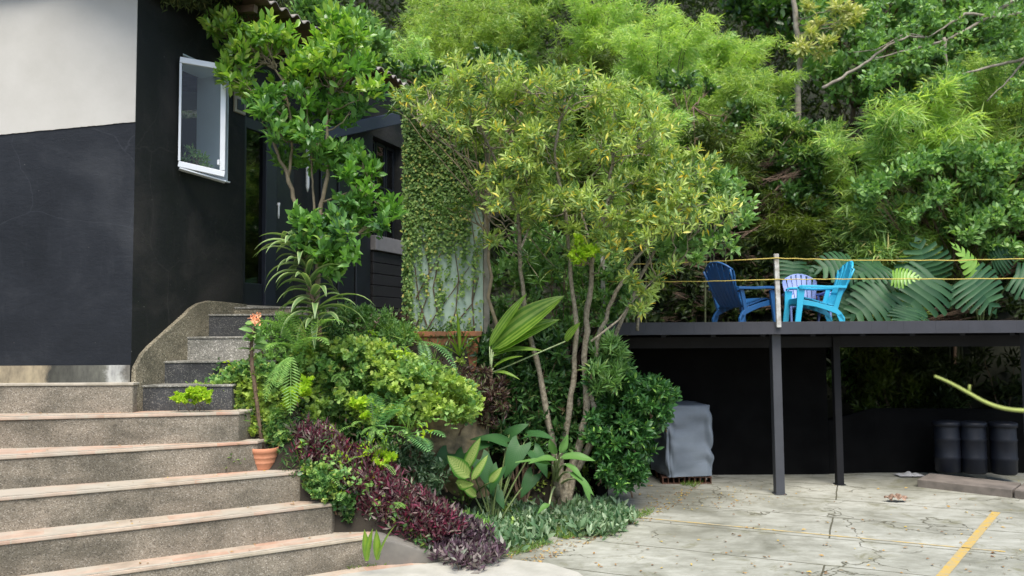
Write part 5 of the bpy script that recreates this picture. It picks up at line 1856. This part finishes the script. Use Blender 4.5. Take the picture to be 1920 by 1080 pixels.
# ------------------------------------------------------------ broad leaves
def blade(b, s, d, L, W, nrm, cup=.12, droop=.35, n=10, heart=0.0, wave=.02):
    """broad leaf blade with midrib valley; uv.x across, uv.y along"""
    s, d, nrm = Vector(s), Vector(d).normalized(), Vector(nrm)
    nrm = (nrm - d * nrm.dot(d)).normalized()
    side = nrm.cross(d)
    vs, uv, fs = [], [], []
    K = 6
    for i in range(n + 1):
        t = i / n
        w_ = W * .5 * (math.sin(math.pi * min(1, t ** .75)) ** .75 if heart == 0 else max(0, (1 - t) ** .65 * (1 + .35 * math.sin(t * 3.1))) * (1 if t > 0 else .8))
        if i == n: w_ = .002
        for j in range(K + 1):
            v = (j / K - .5) * 2
            back = -heart * L * (abs(v) ** 1.3) * (1 - t) ** 2
            p = s + d * (t * L + back) + side * (v * w_) + nrm * (-droop * L * t * t + cup * abs(v) * w_ * 2 + wave * L * math.sin(t * 9 + v * 2) * abs(v) - .25 * cup * v * v * w_)
            vs.append(p); uv.append((j / K, t))
    for i in range(n):
        for j in range(K):
            a = i * (K + 1) + j
            fs.append((a, a + 1, a + K + 2, a + K + 1))
    b.add(vs, fs, uv)


def palm_leaves():
    t, b0 = PALM
    for st, tip, W_, n_, dr in (((922, 655), (1052, 548), .30, (-.35, -1, .55), .10), ((925, 660), (1035, 585), .22, (.2, -1, .9), .25), ((918, 650), (985, 548), .13, (-.9, -1, .3), .05), ((922, 670), (1005, 632), .11, (0, -.5, 1), .35),
                             ((925, 690), (968, 655), .07, (0, -.5, 1), .3), ((925, 700), (965, 690), .06, (0, -.5, 1), .5), ((905, 700), (878, 735), .07, (0, -1, .6), .3), ((1060, 640), (1085, 605), .09, (-.5, -1, .3), .1)):
        s0, e0 = at(*st, 8.5), at(*tip, 8.35)
        b = MB(); blade(b, s0, e0 - s0, (e0 - s0).length, W_, n_, cup=.30, droop=dr, n=12, wave=.004)
        lf_ = b.build('leaf', M['big_strap'], t, smooth=True)
        b = MB(); b.tube([b0, s0.lerp(b0, .4), s0], [.009, .008, .007], 6); b.build('stalk', M['stem_pale'], lf_, smooth=True)


palm_leaves()


def broad_plant(name, base, label, cat, leaves, m, stem_m='stem_pale', group=None, heart=0.0, sr=.009):
    t = thing(name, base, label, cat, group)
    for at_, tip, W, nrm, dr in leaves:
        at_, tip = Vector(at_), Vector(tip)
        tip = at_.lerp(tip, .9); W *= .86
        b = MB(); blade(b, at_, tip - at_, (tip - at_).length, W, nrm, droop=dr, heart=heart)
        lf_ = b.build('leaf', m, t, smooth=True)
        b = MB(); s0 = Vector(base) + Vector((random.uniform(-.03, .03), random.uniform(-.02, .02), 0))
        pth = sag_path(s0, at_, 6, .0)
        for i, q in enumerate(pth): q.z += .06 * math.sin(math.pi * i / 6) * (at_ - s0).length
        b.tube(pth, [sr * (1.3 - .6 * i / 6) for i in range(7)], 6); b.build('stalk', M[stem_m], lf_, smooth=True)
    return t


cv = Vector((0, -1, .35))
g0 = atz(872, 965, .02)
def L4(a, c, d0, d1, W, n=cv, dr=.2): return (at(*a, d0), at(*c, d1), W, n, dr)


broad_plant('dieffenbachia', (g0.x, g0.y, 0), 'plant with green leaves patterned in cream, before the tan stone face', 'plant',
            [L4((880, 895), (838, 852), 7.85, 7.75, .20), L4((872, 880), (900, 818), 7.85, 7.75, .13), L4((885, 900), (915, 850), 7.85, 7.8, .10),
             L4((855, 905), (888, 912), 7.75, 7.65, .14, Vector((0, -1, -.3))), L4((918, 905), (940, 876), 7.8, 7.7, .10), L4((893, 930), (866, 908), 7.9, 7.65, .11)], M['dieff'], 'stem')
broad_plant('taro_plant', (at(925, 960, 8.15).x, 8.15, .0), 'plant with big dark heart shaped leaves left of the tree foot', 'plant',
            [L4((840, 850), (812, 878), 8.2, 8.1, .20), L4((900, 862), (932, 918), 8.1, 7.95, .24, Vector((.2, -1, .9)), .4), L4((935, 880), (912, 925), 8.05, 7.95, .17, Vector((-.4, -1, .5)), .4), L4((870, 850), (845, 892), 8.15, 8.0, .18, Vector((-.3, -1, .8)), .3),
             L4((950, 830), (895, 800), 8.3, 8.15, .20, Vector((0, -.6, 1)), .5), L4((975, 835), (945, 888), 8.25, 8.05, .24, Vector((.2, -1, 1)), .5), L4((1000, 845), (1035, 885), 8.25, 8.1, .20, Vector((.4, -1, .8)), .5), L4((925, 915), (950, 948), 8.2, 8.05, .16, Vector((0, -.5, 1)), .4),
             L4((990, 815), (1030, 800), 8.35, 8.2, .17, Vector((0, -.5, 1)), .6), L4((955, 815), (985, 790), 8.4, 8.3, .15, Vector((-.3, -1, .6)), .4), L4((1000, 890), (975, 930), 8.3, 8.15, .18, Vector((0, -1, .6)), .4), L4((915, 830), (880, 838), 8.3, 8.1, .16, Vector((0, -.6, 1)), .5)], M['taro'], 'stem', heart=.25)
g1 = atz(1040, 948, .02)
broad_plant('elephant_ear', (g1.x, g1.y - .15, .25), 'fresh green broad leaved plant on a stout stump at the foot of the tree', 'plant',
            [L4((1045, 862), (1000, 846), 8.1, 7.95, .11, Vector((0, -.5, 1)), .5), L4((1052, 858), (1110, 842), 8.1, 7.95, .13, Vector((0, -.7, 1)), .5), L4((1050, 850), (1068, 812), 8.1, 8.1, .10, Vector((.5, -1, .2)), .1), L4((1042, 852), (1028, 822), 8.15, 8.1, .11, Vector((-.6, -1, .2)), .1),
             L4((1068, 886), (1122, 912), 8.0, 7.85, .10, Vector((0, -.6, 1)), .5), L4((1036, 872), (980, 842), 8.1, 7.95, .08, Vector((0, -.6, 1)), .5), L4((1030, 945), (1008, 952), 8.0, 7.9, .08, Vector((0, -.5, 1)), .5), L4((1092, 900), (1112, 932), 8.2, 8.05, .09, Vector((.4, -1, .6)), .5),
             L4((1060, 870), (1095, 880), 8.05, 7.9, .09, Vector((.2, -.6, 1)), .6)], M['taro_light'], 'stem_pale', sr=.012)
b = MB(); q = Vector((g1.x, g1.y - .15, 0))
b.tube([q + Vector((0, 0, z)) for z in (-.03, .08, .2, .30)], [.07, .06, .055, .045], 10)
o = b.build('stump', M['bark'], bpy.data.objects['elephant_ear'], smooth=True)
# long leaning stalks
b = MB()

# monstera
def monstera(b, s, d, L, W, nrm, seed=0, nf=9, droop=.34, cup=.10):
    rng = random.Random(seed)
    s, d, nrm = Vector(s), Vector(d).normalized(), Vector(nrm)
    nrm = (nrm - d * nrm.dot(d)).normalized()
    side = nrm.cross(d)

    def T(u, v):
        return s + d * (u * L) + side * (v * W * .5) + nrm * (-droop * L * max(0, u) ** 2 - cup * W * v * v * 2.0 + .10 * W * abs(v))

    def wf(u):  # half-width outline, -0.15..1
        x = (u + .18) / 1.18
        return max(.02, math.sin(math.pi * min(1, max(0, x)) ** .62) ** .7)
    for sg in (-1, 1):
        for k in range(nf):
            u0, u1 = -.02 + k * .97 / nf, -.02 + (k + 1) * .97 / nf
            um = (u0 + u1) / 2
            sw = -.16 + .55 * (k / nf)        # fingers sweep forward towards the tip
            gap = .20 + .16 * rng.random()
            rows = []
            ln_ = rng.uniform(.86, 1.05)
            for f in (0, .35, .55, .75, .92, 1.0):
                wv = wf(um + sw * .5) * f * (1 + (ln_ - 1) * f)
                g_ = 0 if f < .4 else gap * min(1, (f - .35) * 2.6)
                if f == 1.0: g_ = .42
                h = (u1 - u0) / 2
                fan = 1 + f * .25
                c_ = um + sw * f * .5
                rows.append((T(c_ - h * (1 - g_) * fan, sg * wv), T(c_, sg * wv * 1.015) + nrm * (-.026 * W * (f > 0) * (1 - .5 * f)), T(c_ + h * (1 - g_) * fan, sg * wv)))
            vs = [p for r_ in rows for p in r_]
            # tiny ripple along each finger
            fs = []
            for i in range(len(rows) - 1):
                a = i * 3
                fs += [(a, a + 1, a + 4, a + 3), (a + 1, a + 2, a + 5, a + 4)]
            if sg < 0: fs = [tuple(reversed(q)) for q in fs]
            b.add(vs, fs)
    b.add([T(.93, -.12), T(.93, .12), T(1.03, 0)], [(0, 1, 2)])


def monstera_plant(base, label, leaves, group='monstera plants behind the terrace', mkey='monstera'):
    t = thing('monstera', base, label, 'plant', group)
    for k, (c, tip, L, W, nrm, mm) in enumerate(leaves):
        b = MB(); d = Vector(tip) - Vector(c)
        monstera(b, c, d, L or d.length, W, nrm, k)
        lf_ = b.build('leaf', M[mm], t, smooth=True)
        b = MB(); pth = sag_path(base, c, 7, .12); b.tube(pth, [.016 - .001 * i for i in range(8)], 6); b.build('stalk', M['stem'], lf_, smooth=True)
    return t


def ml(c, tip, W, nrm=(0, -1, .5), d=12.8, m='monstera', dd=-.25):
    return (at(*c, d), at(*tip, d + dd), None, W, nrm, m)


monstera_plant((at(1570, 560, 13.6).x, 13.7, 1.8), 'monstera with split grey green leaves just right of the turquoise chair',
               [ml((1600, 500), (1535, 490), .8, (0, -1, .7)), ml((1655, 498), (1600, 505), .8, (0, -.8, 1)), ml((1665, 520), (1590, 545), .95, (0, -1, .6)), ml((1590, 545), (1570, 600), .6)])
monstera_plant((at(1720, 560, 13.6).x, 13.7, 1.8), 'largest monstera, its split leaves fanned out right of the middle of the terrace',
               [ml((1740, 525), (1735, 452), 1.15, (0, -1, .25)), ml((1665, 548), (1592, 590), .85, (0, -1, .6), 12.4), ml((1750, 520), (1690, 590), 1.0, (0, -1, .5), 12.5), ml((1700, 575), (1700, 606), .8, (0, -1, .5), 12.3),
                ml((1675, 520), (1722, 512), .42, (0, -1, .6), 12.2, 'monstera_young')])
monstera_plant((at(1850, 570, 13.4).x, 13.6, 1.8), 'monstera at the right end of the terrace with one upright light green leaf',
               [ml((1815, 520), (1880, 575), 1.15, (0, -1, .5), 12.5), ml((1835, 524), (1812, 455), .50, (.5, -1, .1), 12.6, 'monstera_young'), ml((1905, 515), (1980, 540), .8), ml((1860, 490), (1900, 470), .6, (0, -1, .4), 13.0)])
monstera_plant((at(1495, 540, 13.9).x, 13.9, 1.8), 'small green monstera behind the lavender chair',
               [ml((1486, 492), (1492, 545), .6, (0, -1, .2), 13.4), ml((1508, 500), (1520, 540), .4, (0, -1, .2), 13.5)])

# plant inside the window
c = wp(.80, -.08, 3.55)
bush('windowsill_plant', tuple(c), 'leafy twigs of a plant standing inside the white window', 'plant', None, 0, 0, 0, .07, 'slim', M['broad_mid'], .035, .014, 14, 5, .04, seed=71, nstem=9, stem_r=.004,
     centres=[c + Vector((x * .13, y * .05, .05 + z * .24)) for x, y, z in np.random.default_rng(5).uniform(-1, 1, (9, 3)) * np.array([1, 1, .5]) + np.array([0, 0, .5])])

# ------------------------------------------------------------ BACKGROUND
def bamboo(name, px, py, depth, W, m, label, seed, group='bamboo clumps on the hillside', base_z=None, nculm=26, dens=1.0, leafL=.17, leafW=.020, H=None, umin=.32):
    """clump of arching culms; py is where its feathery top reaches"""
    rng = np.random.default_rng(seed)
    top = at(px, py, depth)
    bz = hillz(top.x, depth) if base_z is None else base_z
    h = H or max(2.2, (top.z - bz) / .92)
    bz = min(bz, top.z - h * .92)
    t = thing(name, (top.x, depth + .4, bz), label, 'bamboo', group)
    cu = MB()
    lv = Leaves('slim', seed)
    tips, dirs = [], []
    for k in range(nculm):
        a = rng.uniform(0, 2 * math.pi)
        rr = W * .5 * rng.uniform(.25, 1.0) ** .8
        hh = h * rng.uniform(.72, 1.0) * (1 - .18 * (rr / (W * .5)))
        dx, dy = math.cos(a) * rr, math.sin(a) * rr
        s0 = Vector((top.x + rng.normal(0, .12), depth + .4 + rng.normal(0, .12), bz - .2))
        pts = []
        nseg = 12
        for i in range(nseg + 1):
            u = i / nseg
            z = hh * (1.22 * u - .0 * u) if u < .7 else hh * (1.22 * .7 + (u - .7) * .52 * (1 - (u - .7) * 1.9))
            pts.append(s0 + Vector((dx * u ** 2.3, dy * u ** 2.3, min(z, hh * 1.05) + .2)))
        cu.tube(pts, [.022 - .0015 * i for i in range(nseg + 1)], 5, cap=False)
        nb = int(21 * dens)
        for j in range(nb):
            u = umin + (1 - umin) * (j + rng.random()) / nb
            q = u * nseg; i = min(int(q), nseg - 1)
            p = pts[i].lerp(pts[i + 1], q - i)
            a2 = a + rng.normal(0, 1.1)
            blen = rng.uniform(.25, .6) * (1.2 - .5 * u)
            bd = np.array([math.cos(a2), math.sin(a2), rng.uniform(.0, .7)])
            for s in range(5):
                f = .3 + .7 * (s + rng.random()) / 5
                tp_ = np.array(p) + bd * blen * f + np.array([0, 0, -.35 * blen * f * f])
                tips.append(tp_ + rng.normal(0, .06, 3)); dirs.append(bd * .8 + np.array([0, 0, -.15]) + rng.normal(0, .3, 3))
    twig_leaves(lv, tips, dirs, 8, leafL, leafW, .16, .8, .5, lj=.45, updraft=-.25)
    lv.build('foliage', m, t)
    cu.build('stems', M['culm'], t)
    return t


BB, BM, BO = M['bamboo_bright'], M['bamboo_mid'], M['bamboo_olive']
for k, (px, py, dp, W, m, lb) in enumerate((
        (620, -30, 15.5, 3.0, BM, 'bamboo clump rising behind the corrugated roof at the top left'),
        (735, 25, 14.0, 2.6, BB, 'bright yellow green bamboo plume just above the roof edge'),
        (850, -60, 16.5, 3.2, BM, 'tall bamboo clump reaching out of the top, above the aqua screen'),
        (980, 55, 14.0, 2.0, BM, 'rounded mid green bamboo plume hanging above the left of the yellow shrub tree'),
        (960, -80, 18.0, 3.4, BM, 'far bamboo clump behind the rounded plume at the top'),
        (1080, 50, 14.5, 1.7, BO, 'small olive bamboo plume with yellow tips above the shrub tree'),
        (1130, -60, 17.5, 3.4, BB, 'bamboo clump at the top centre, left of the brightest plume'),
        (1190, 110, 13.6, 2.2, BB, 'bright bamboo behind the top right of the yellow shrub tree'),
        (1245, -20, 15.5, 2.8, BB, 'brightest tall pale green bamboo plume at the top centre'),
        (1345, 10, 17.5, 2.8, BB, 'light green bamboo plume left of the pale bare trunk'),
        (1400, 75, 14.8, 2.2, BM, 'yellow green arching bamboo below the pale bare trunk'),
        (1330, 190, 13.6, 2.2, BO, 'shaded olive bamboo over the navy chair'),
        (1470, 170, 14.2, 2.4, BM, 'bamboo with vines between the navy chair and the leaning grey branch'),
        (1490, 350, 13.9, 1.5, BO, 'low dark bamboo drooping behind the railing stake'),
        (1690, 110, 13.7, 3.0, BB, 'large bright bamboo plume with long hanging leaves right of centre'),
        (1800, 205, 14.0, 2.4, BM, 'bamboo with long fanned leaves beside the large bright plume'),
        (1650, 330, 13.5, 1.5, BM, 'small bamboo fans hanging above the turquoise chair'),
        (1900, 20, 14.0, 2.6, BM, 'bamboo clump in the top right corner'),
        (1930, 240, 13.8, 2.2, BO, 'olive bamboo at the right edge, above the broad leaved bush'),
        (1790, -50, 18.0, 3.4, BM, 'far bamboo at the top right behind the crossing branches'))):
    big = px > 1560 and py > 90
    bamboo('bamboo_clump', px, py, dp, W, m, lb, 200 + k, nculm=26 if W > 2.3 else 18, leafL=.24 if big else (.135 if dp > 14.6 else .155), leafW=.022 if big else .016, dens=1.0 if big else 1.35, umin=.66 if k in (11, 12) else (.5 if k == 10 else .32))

rg = np.random.default_rng(31)
for (nm, base, lb, poly, dp, dd, n, cr, mm, L, W, seed) in (
        ('broadleaf_tree', (1600, 18.0), 'broad leaved tree behind the crossing branches at the top right', [(1520, -60), (1950, -60), (1900, 130), (1700, 180), (1560, 190), (1510, 120)], 16.5, .8, 110, .38, 'broad_mid', .16, .085, 81),
        ('broadleaf_tree', (1440, 20.0), 'darker tree at the top between the bright plumes and the pale trunk', [(1340, -60), (1540, -60), (1520, 90), (1400, 60)], 19.0, .8, 50, .42, 'broad_dark', .2, .10, 82),
        ('broadleaf_bush', (1780, 13.9), 'wide bush of fresh green oval leaves above the monstera at the right', [(1610, 340), (1680, 320), (1760, 270), (1860, 275), (1960, 290), (1960, 480), (1880, 500), (1800, 450), (1700, 400), (1620, 390)], 13.2, .45, 135, .21, 'broad_fresh', .11, .058, 83),
        ('vine_bush', (1300, 13.9), 'shaded leafy bush draped with vines behind the shrub tree, left of the navy chair', [(1240, 140), (1350, 150), (1440, 190), (1560, 260), (1560, 420), (1440, 420), (1380, 330), (1280, 300)], 14.2, .4, 60, .22, 'broad_dark', .11, .06, 84),
        ('broadleaf_bush', (900, 13.2), 'dark leafy bush between the roof edge and the shrub tree', [(690, 110), (760, 130), (900, 90), (1010, 120), (1080, 160), (1000, 200), (860, 170), (760, 200)], 13.2, .3, 34, .22, 'broad_dark', .11, .06, 85),
        ('broadleaf_bush', (700, 14.0), 'leafy bush behind the corrugated eave', [(560, -20), (700, 40), (740, 120), (640, 90), (570, 40)], 12.8, .3, 36, .22, 'broad_mid', .12, .07, 86),
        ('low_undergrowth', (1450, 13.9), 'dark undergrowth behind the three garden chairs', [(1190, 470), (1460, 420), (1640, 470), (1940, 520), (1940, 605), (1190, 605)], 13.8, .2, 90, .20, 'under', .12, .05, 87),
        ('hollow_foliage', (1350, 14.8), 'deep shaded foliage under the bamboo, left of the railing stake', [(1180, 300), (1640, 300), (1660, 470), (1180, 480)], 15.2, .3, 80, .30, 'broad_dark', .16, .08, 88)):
    cs = poly_clumps(rg, poly, n, dp, dd)
    bx = at(base[0], 500, base[1])
    bz = hillz(bx.x, base[1])
    top = at(base[0], min(p[1] for p in poly) + 60, base[1])
    tree(nm, (bx.x, base[1], bz), lb, 'tree' if 'tree' in nm else 'bush', [([(bx.x, base[1], bz - .2), (bx.x + .1, base[1], bz + (top.z - bz) * .4), tuple(top)], .10 if 'tree' in nm else .035, .012)],
         cs, cr, 'oval', M[mm], L, W, 15, 6, .22, seed, 'stem_brown', br=.010)

# pale flowering tree with a bare curved trunk
P = hpts([(1500, 330), (1495, 150), (1502, 110), (1492, 50), (1488, -10), (1492, -60)], 15.6)
P[0].z = hillz(P[0].x, 15.6) - .1
cs = [at(x, y, 15.2 + rg.uniform(-.2, .2)) for x, y in ((1520, 60), (1540, 95), (1505, 85), (1530, 40), (1590, 20), (1600, 35), (1580, 45), (1550, 75), (1500, 95), (1570, 10), (1610, 20), (1515, 10))]
tree('pale_leaved_tree', tuple(P[0]), 'tree with a pale bare curved trunk and cream yellow leaf clusters at the top', 'tree', [(P, .07, .045)], cs, .16, 'lance', M['broad_pale'], .14, .045, 12, 6, .12, 90, 'bark_pale', br=.010)
# grey leaning tree with long crossing branches
Q = [Vector((at(1540, 160, 13.6).x - .3, 13.9, 1.6))]
t = thing('leaning_tree', tuple(at(2120, 620, 13.2)), 'leaning tree at the right whose bare grey branches cross the bamboo', 'tree')
b = MB()
fork = at(1990, 60, 13.4); ft_ = at(2120, 620, 13.2); ft_.z = 1.7
b.tube(sag_path(ft_, fork, 8, 0, .05, rg), [.16 - .008 * i for i in range(9)], 9)
b.build('trunk', M['bark_pale'], t, smooth=True)
b = MB()
for pts, r0, r1 in ((((1985, 40), (1920, 25), (1870, 32), (1810, 25), (1780, 45), (1740, 70)), .045, .010), (((1960, -40), (1900, 0), (1850, 35), (1775, 75), (1700, 95), (1640, 110)), .04, .012),
                    (((1990, 60), (1920, 110), (1860, 125), (1800, 140), (1760, 150)), .035, .01), (((1740, 70), (1705, 68), (1665, 85), (1620, 120), (1580, 145), (1542, 165)), .016, .028),
                    (((1770, 70), (1772, 110), (1778, 130)), .03, .02), (((1920, 115), (1890, 150), (1850, 190)), .02, .008), (((1740, 70), (1700, 62), (1640, 95), (1600, 98)), .015, .006)):
    P = [at(x, y, 13.1) for x, y in pts]; PP = []
    for i in range(len(P) - 1):
        for k in range(4): PP.append(P[i].lerp(P[i + 1], k / 4) + Vector(rg.normal(0, .006, 3)))
    PP.append(P[-1])
    b.tube(PP, [r0 + (r1 - r0) * i / (len(PP) - 1) for i in range(len(PP))], 7)
b.build('branches', M['bark_pale'], t, smooth=True)
lv = Leaves('oval', 91)
cs = [at(x, y, 13.1 + rg.uniform(-.3, .3)) for x, y in zip(rg.uniform(1620, 1960, 70), rg.uniform(-20, 190, 70))]
for c in cs:
    tips, d = shell_pts(rg, c, (.2, .2, .14), 9)
    twig_leaves(lv, tips, d + np.array([0, 0, .2]), 5, .09, .045, .1)
lv.build('crown', M['broad_mid'], t)

# foliage seen through the open far side under the terrace
rg = np.random.default_rng(41)
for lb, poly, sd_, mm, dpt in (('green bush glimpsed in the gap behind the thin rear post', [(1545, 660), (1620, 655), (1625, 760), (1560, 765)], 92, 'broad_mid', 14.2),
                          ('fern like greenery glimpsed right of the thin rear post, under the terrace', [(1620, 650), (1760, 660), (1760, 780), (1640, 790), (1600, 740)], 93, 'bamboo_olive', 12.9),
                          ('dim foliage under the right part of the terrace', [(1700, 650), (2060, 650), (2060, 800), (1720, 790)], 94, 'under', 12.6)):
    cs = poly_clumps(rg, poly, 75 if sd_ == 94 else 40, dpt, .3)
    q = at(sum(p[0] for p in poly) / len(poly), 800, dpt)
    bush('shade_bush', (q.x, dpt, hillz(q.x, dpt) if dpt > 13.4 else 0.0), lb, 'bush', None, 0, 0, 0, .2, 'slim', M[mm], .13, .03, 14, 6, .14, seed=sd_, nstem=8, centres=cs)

# ground-hugging growth over the whole hillside
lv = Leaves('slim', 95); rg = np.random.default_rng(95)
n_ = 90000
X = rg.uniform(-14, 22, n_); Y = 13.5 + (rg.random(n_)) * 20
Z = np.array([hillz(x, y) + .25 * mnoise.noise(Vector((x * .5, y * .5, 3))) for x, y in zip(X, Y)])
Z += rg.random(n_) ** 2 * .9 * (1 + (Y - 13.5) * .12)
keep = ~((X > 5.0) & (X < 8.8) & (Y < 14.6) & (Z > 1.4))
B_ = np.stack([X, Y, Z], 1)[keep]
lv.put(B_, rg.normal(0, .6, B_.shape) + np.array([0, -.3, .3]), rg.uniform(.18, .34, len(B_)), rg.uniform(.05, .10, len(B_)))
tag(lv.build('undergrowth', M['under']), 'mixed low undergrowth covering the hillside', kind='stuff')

# sprigs of other species pushing through the bushes of the bank
rg = np.random.default_rng(131)
spr = {}
for _ in range(430):
    x, y = rg.uniform(400, 900), rg.uniform(590, 960)
    if not in_poly(x, y, [(400, 690), (480, 640), (560, 600), (700, 600), (880, 680), (890, 780), (760, 830), (720, 900), (860, 1000), (740, 980), (640, 960), (570, 880), (520, 800), (430, 780)]): continue
    if 455 < x < 510 and y < 850: continue
    dep = (7.50 + .25 * (x - 520) / 380 if y < 790 else 7.02 + (960 - y) / 1200) + rg.uniform(-.08, .08)
    if y < 660 and x > 600: dep += .35
    c = at(x, y, dep)
    kd = rg.choice(['fern', 'lime', 'dark_shrub', 'grass', 'dark_red_leaf', 'broad_fresh'], p=[.26, .08, .2, .2, .1, .16])
    L_ = spr.setdefault(kd, Leaves('slim' if kd in ('fern', 'grass', 'dark_red_leaf', 'dark_shrub') else 'oval', 140 + len(spr)))
    if kd == 'grass':
        m_ = 9; L_.put(np.array(c) + rg.normal(0, .015, (m_, 3)), rg.normal(0, .45, (m_, 3)) + np.array([0, -.3, .9]), rg.uniform(.10, .22, m_), .007)
    elif kd == 'fern':
        d = Vector((rg.normal(0, .8), -.6, rg.uniform(.1, .9))).normalized(); p = c.copy(); ln = rg.uniform(.12, .24)
        for i in range(12):
            sd_ = d.cross(Vector((0, 0, 1))).normalized()
            for sg in (-1, 1): L_.put([tuple(p)], tuple(sd_ * sg + d * .4), .05 * math.sin(.3 + 2.6 * i / 12), .010, tuple(sd_.cross(d)))
            p = p + d * ln / 12; d = (d + Vector((0, 0, -.13))).normalized()
    else:
        m_ = 10; big_ = rg.uniform(.03, .065)
        L_.put(np.array(c) + rg.normal(0, .035, (m_, 3)), rg.normal(0, .7, (m_, 3)) + np.array([0, -.5, .4]), big_, big_ * (.3 if kd in ('dark_shrub', 'dark_red_leaf') else .5))
for kd, L_ in spr.items():
    tag(L_.build('weeds', M[kd]), 'mixed sprigs and weeds pushing through the bushes of the bank', kind='stuff')

# mixed weeds rooting all over the bank
rg = np.random.default_rng(97)
lw = [Leaves('slim', 97), Leaves('lobed', 98), Leaves('slim', 99)]
for _ in range(5200):
    x, y = rg.uniform(-2.5, .9), rg.uniform(7.02, 10.8)
    z = bankz(x, y)
    if x > -.75 and y < 7.6 + max(0, x + .3) * .9: continue
    if z < .06 and (x > .1 or y < 7.9): continue
    if (x + 2.2) ** 2 + (y - 7.06) ** 2 < .03: continue
    if y > 9.0 and -1.3 < x < -.2: continue
    k = 0 if mnoise.noise(Vector((x * 2, y * 2, 9))) > 0 else 1
    if rg.random() < .12: k = 2
    m_ = 7
    h = rg.uniform(.05, .17)
    B_ = np.array([x, y - .03, z]) + np.stack([rg.normal(0, .03, m_), rg.normal(0, .03, m_), rg.uniform(.0, h, m_)], 1)
    D_ = rg.normal(0, .7, (m_, 3)) + np.array([0, -.5, .5])
    lw[k].put(B_, D_, rg.uniform(.04, .09) if k != 1 else rg.uniform(.03, .05), .016 if k != 1 else .034)
for lv_, mm, nm_, lb in ((lw[0], 'dark_shrub', 'weeds', 'narrow leaved dark weeds rooting over the planted bank'), (lw[1], 'mound', 'ground_cover', 'small lobed ground cover creeping between the bank plants'), (lw[2], 'fern', 'grass', 'scattered grassy tufts on the planted bank')):
    tag(lv_.build(nm_, M[mm]), lb, kind='stuff')

# two unseen trees added behind the viewpoint for the window pane to mirror
rg = np.random.default_rng(151)
for k, (x, y, lb) in enumerate(((-6.5, -7.5, 'broad crowned tree added out of view for the window pane to mirror, further from the steps'), (.5, -9.5, 'dark tree added unseen behind the viewpoint for the window pane to mirror'))):
    cs = [Vector((x + rg.normal(0, 1.5), y + rg.normal(0, 1.0), rg.uniform(2.6, 7.0))) for _ in range(60)]
    tree('reflection_tree', (x, y, 0), lb, 'tree', [([(x, y, -.1), (x + .1, y, 2.4), (x - .1, y + .1, 5.4)], .16, .06)], cs, .5, 'oval', M['broad_dark'], .22, .12, 14, 6, .3, 152 + k, 'bark', br=.02)

# leaf litter
lv = Leaves('slim', 96); rg = np.random.default_rng(96)
def litter(n, poly, smin=.02, smax=.05):
    k = 0
    while k < n:
        x, y = rg.uniform(min(p[0] for p in poly), max(p[0] for p in poly)), rg.uniform(min(p[1] for p in poly), max(p[1] for p in poly))
        if not in_poly(x, y, poly): continue
        q = atz(x, y, .008); a = rg.uniform(0, 6.28); s = rg.uniform(smin, smax)
        lv.put([tuple(q)], (math.cos(a), math.sin(a), rg.uniform(-.05, .25)), s, s * .5, (rg.normal(0, .3), rg.normal(0, .3), 1)); k += 1


litter(240, [(1130, 900), (1920, 900), (1920, 1080), (960, 1080)], .02, .055)
litter(420, [(930, 1040), (1100, 1000), (1250, 930), (1330, 900), (1250, 960), (1130, 1010), (1000, 1060)], .015, .04)
litter(170, [(1180, 925), (1420, 905), (1500, 935), (1300, 960)], .015, .04)
litter(40, [(640, 1062), (800, 1056), (780, 1064), (640, 1078)], .015, .04)
for (p_, q_, z_) in lvl_steps:
    a_, c_ = atz(*p_, z_), atz(*q_, z_)
    for _ in range(13):
        f = rg.random() ** .6
        v = a_.lerp(c_, f) + Vector((0, rg.uniform(.03, .30), .006)); an = rg.uniform(0, 6.28); s_ = rg.uniform(.015, .04)
        lv.put([tuple(v)], (math.cos(an), math.sin(an), .1), s_, s_ * .5, (rg.normal(0, .3), rg.normal(0, .3), 1))
tag(lv.build('leaf_litter', M['litter']), 'small dry leaves scattered over the patio', kind='stuff')
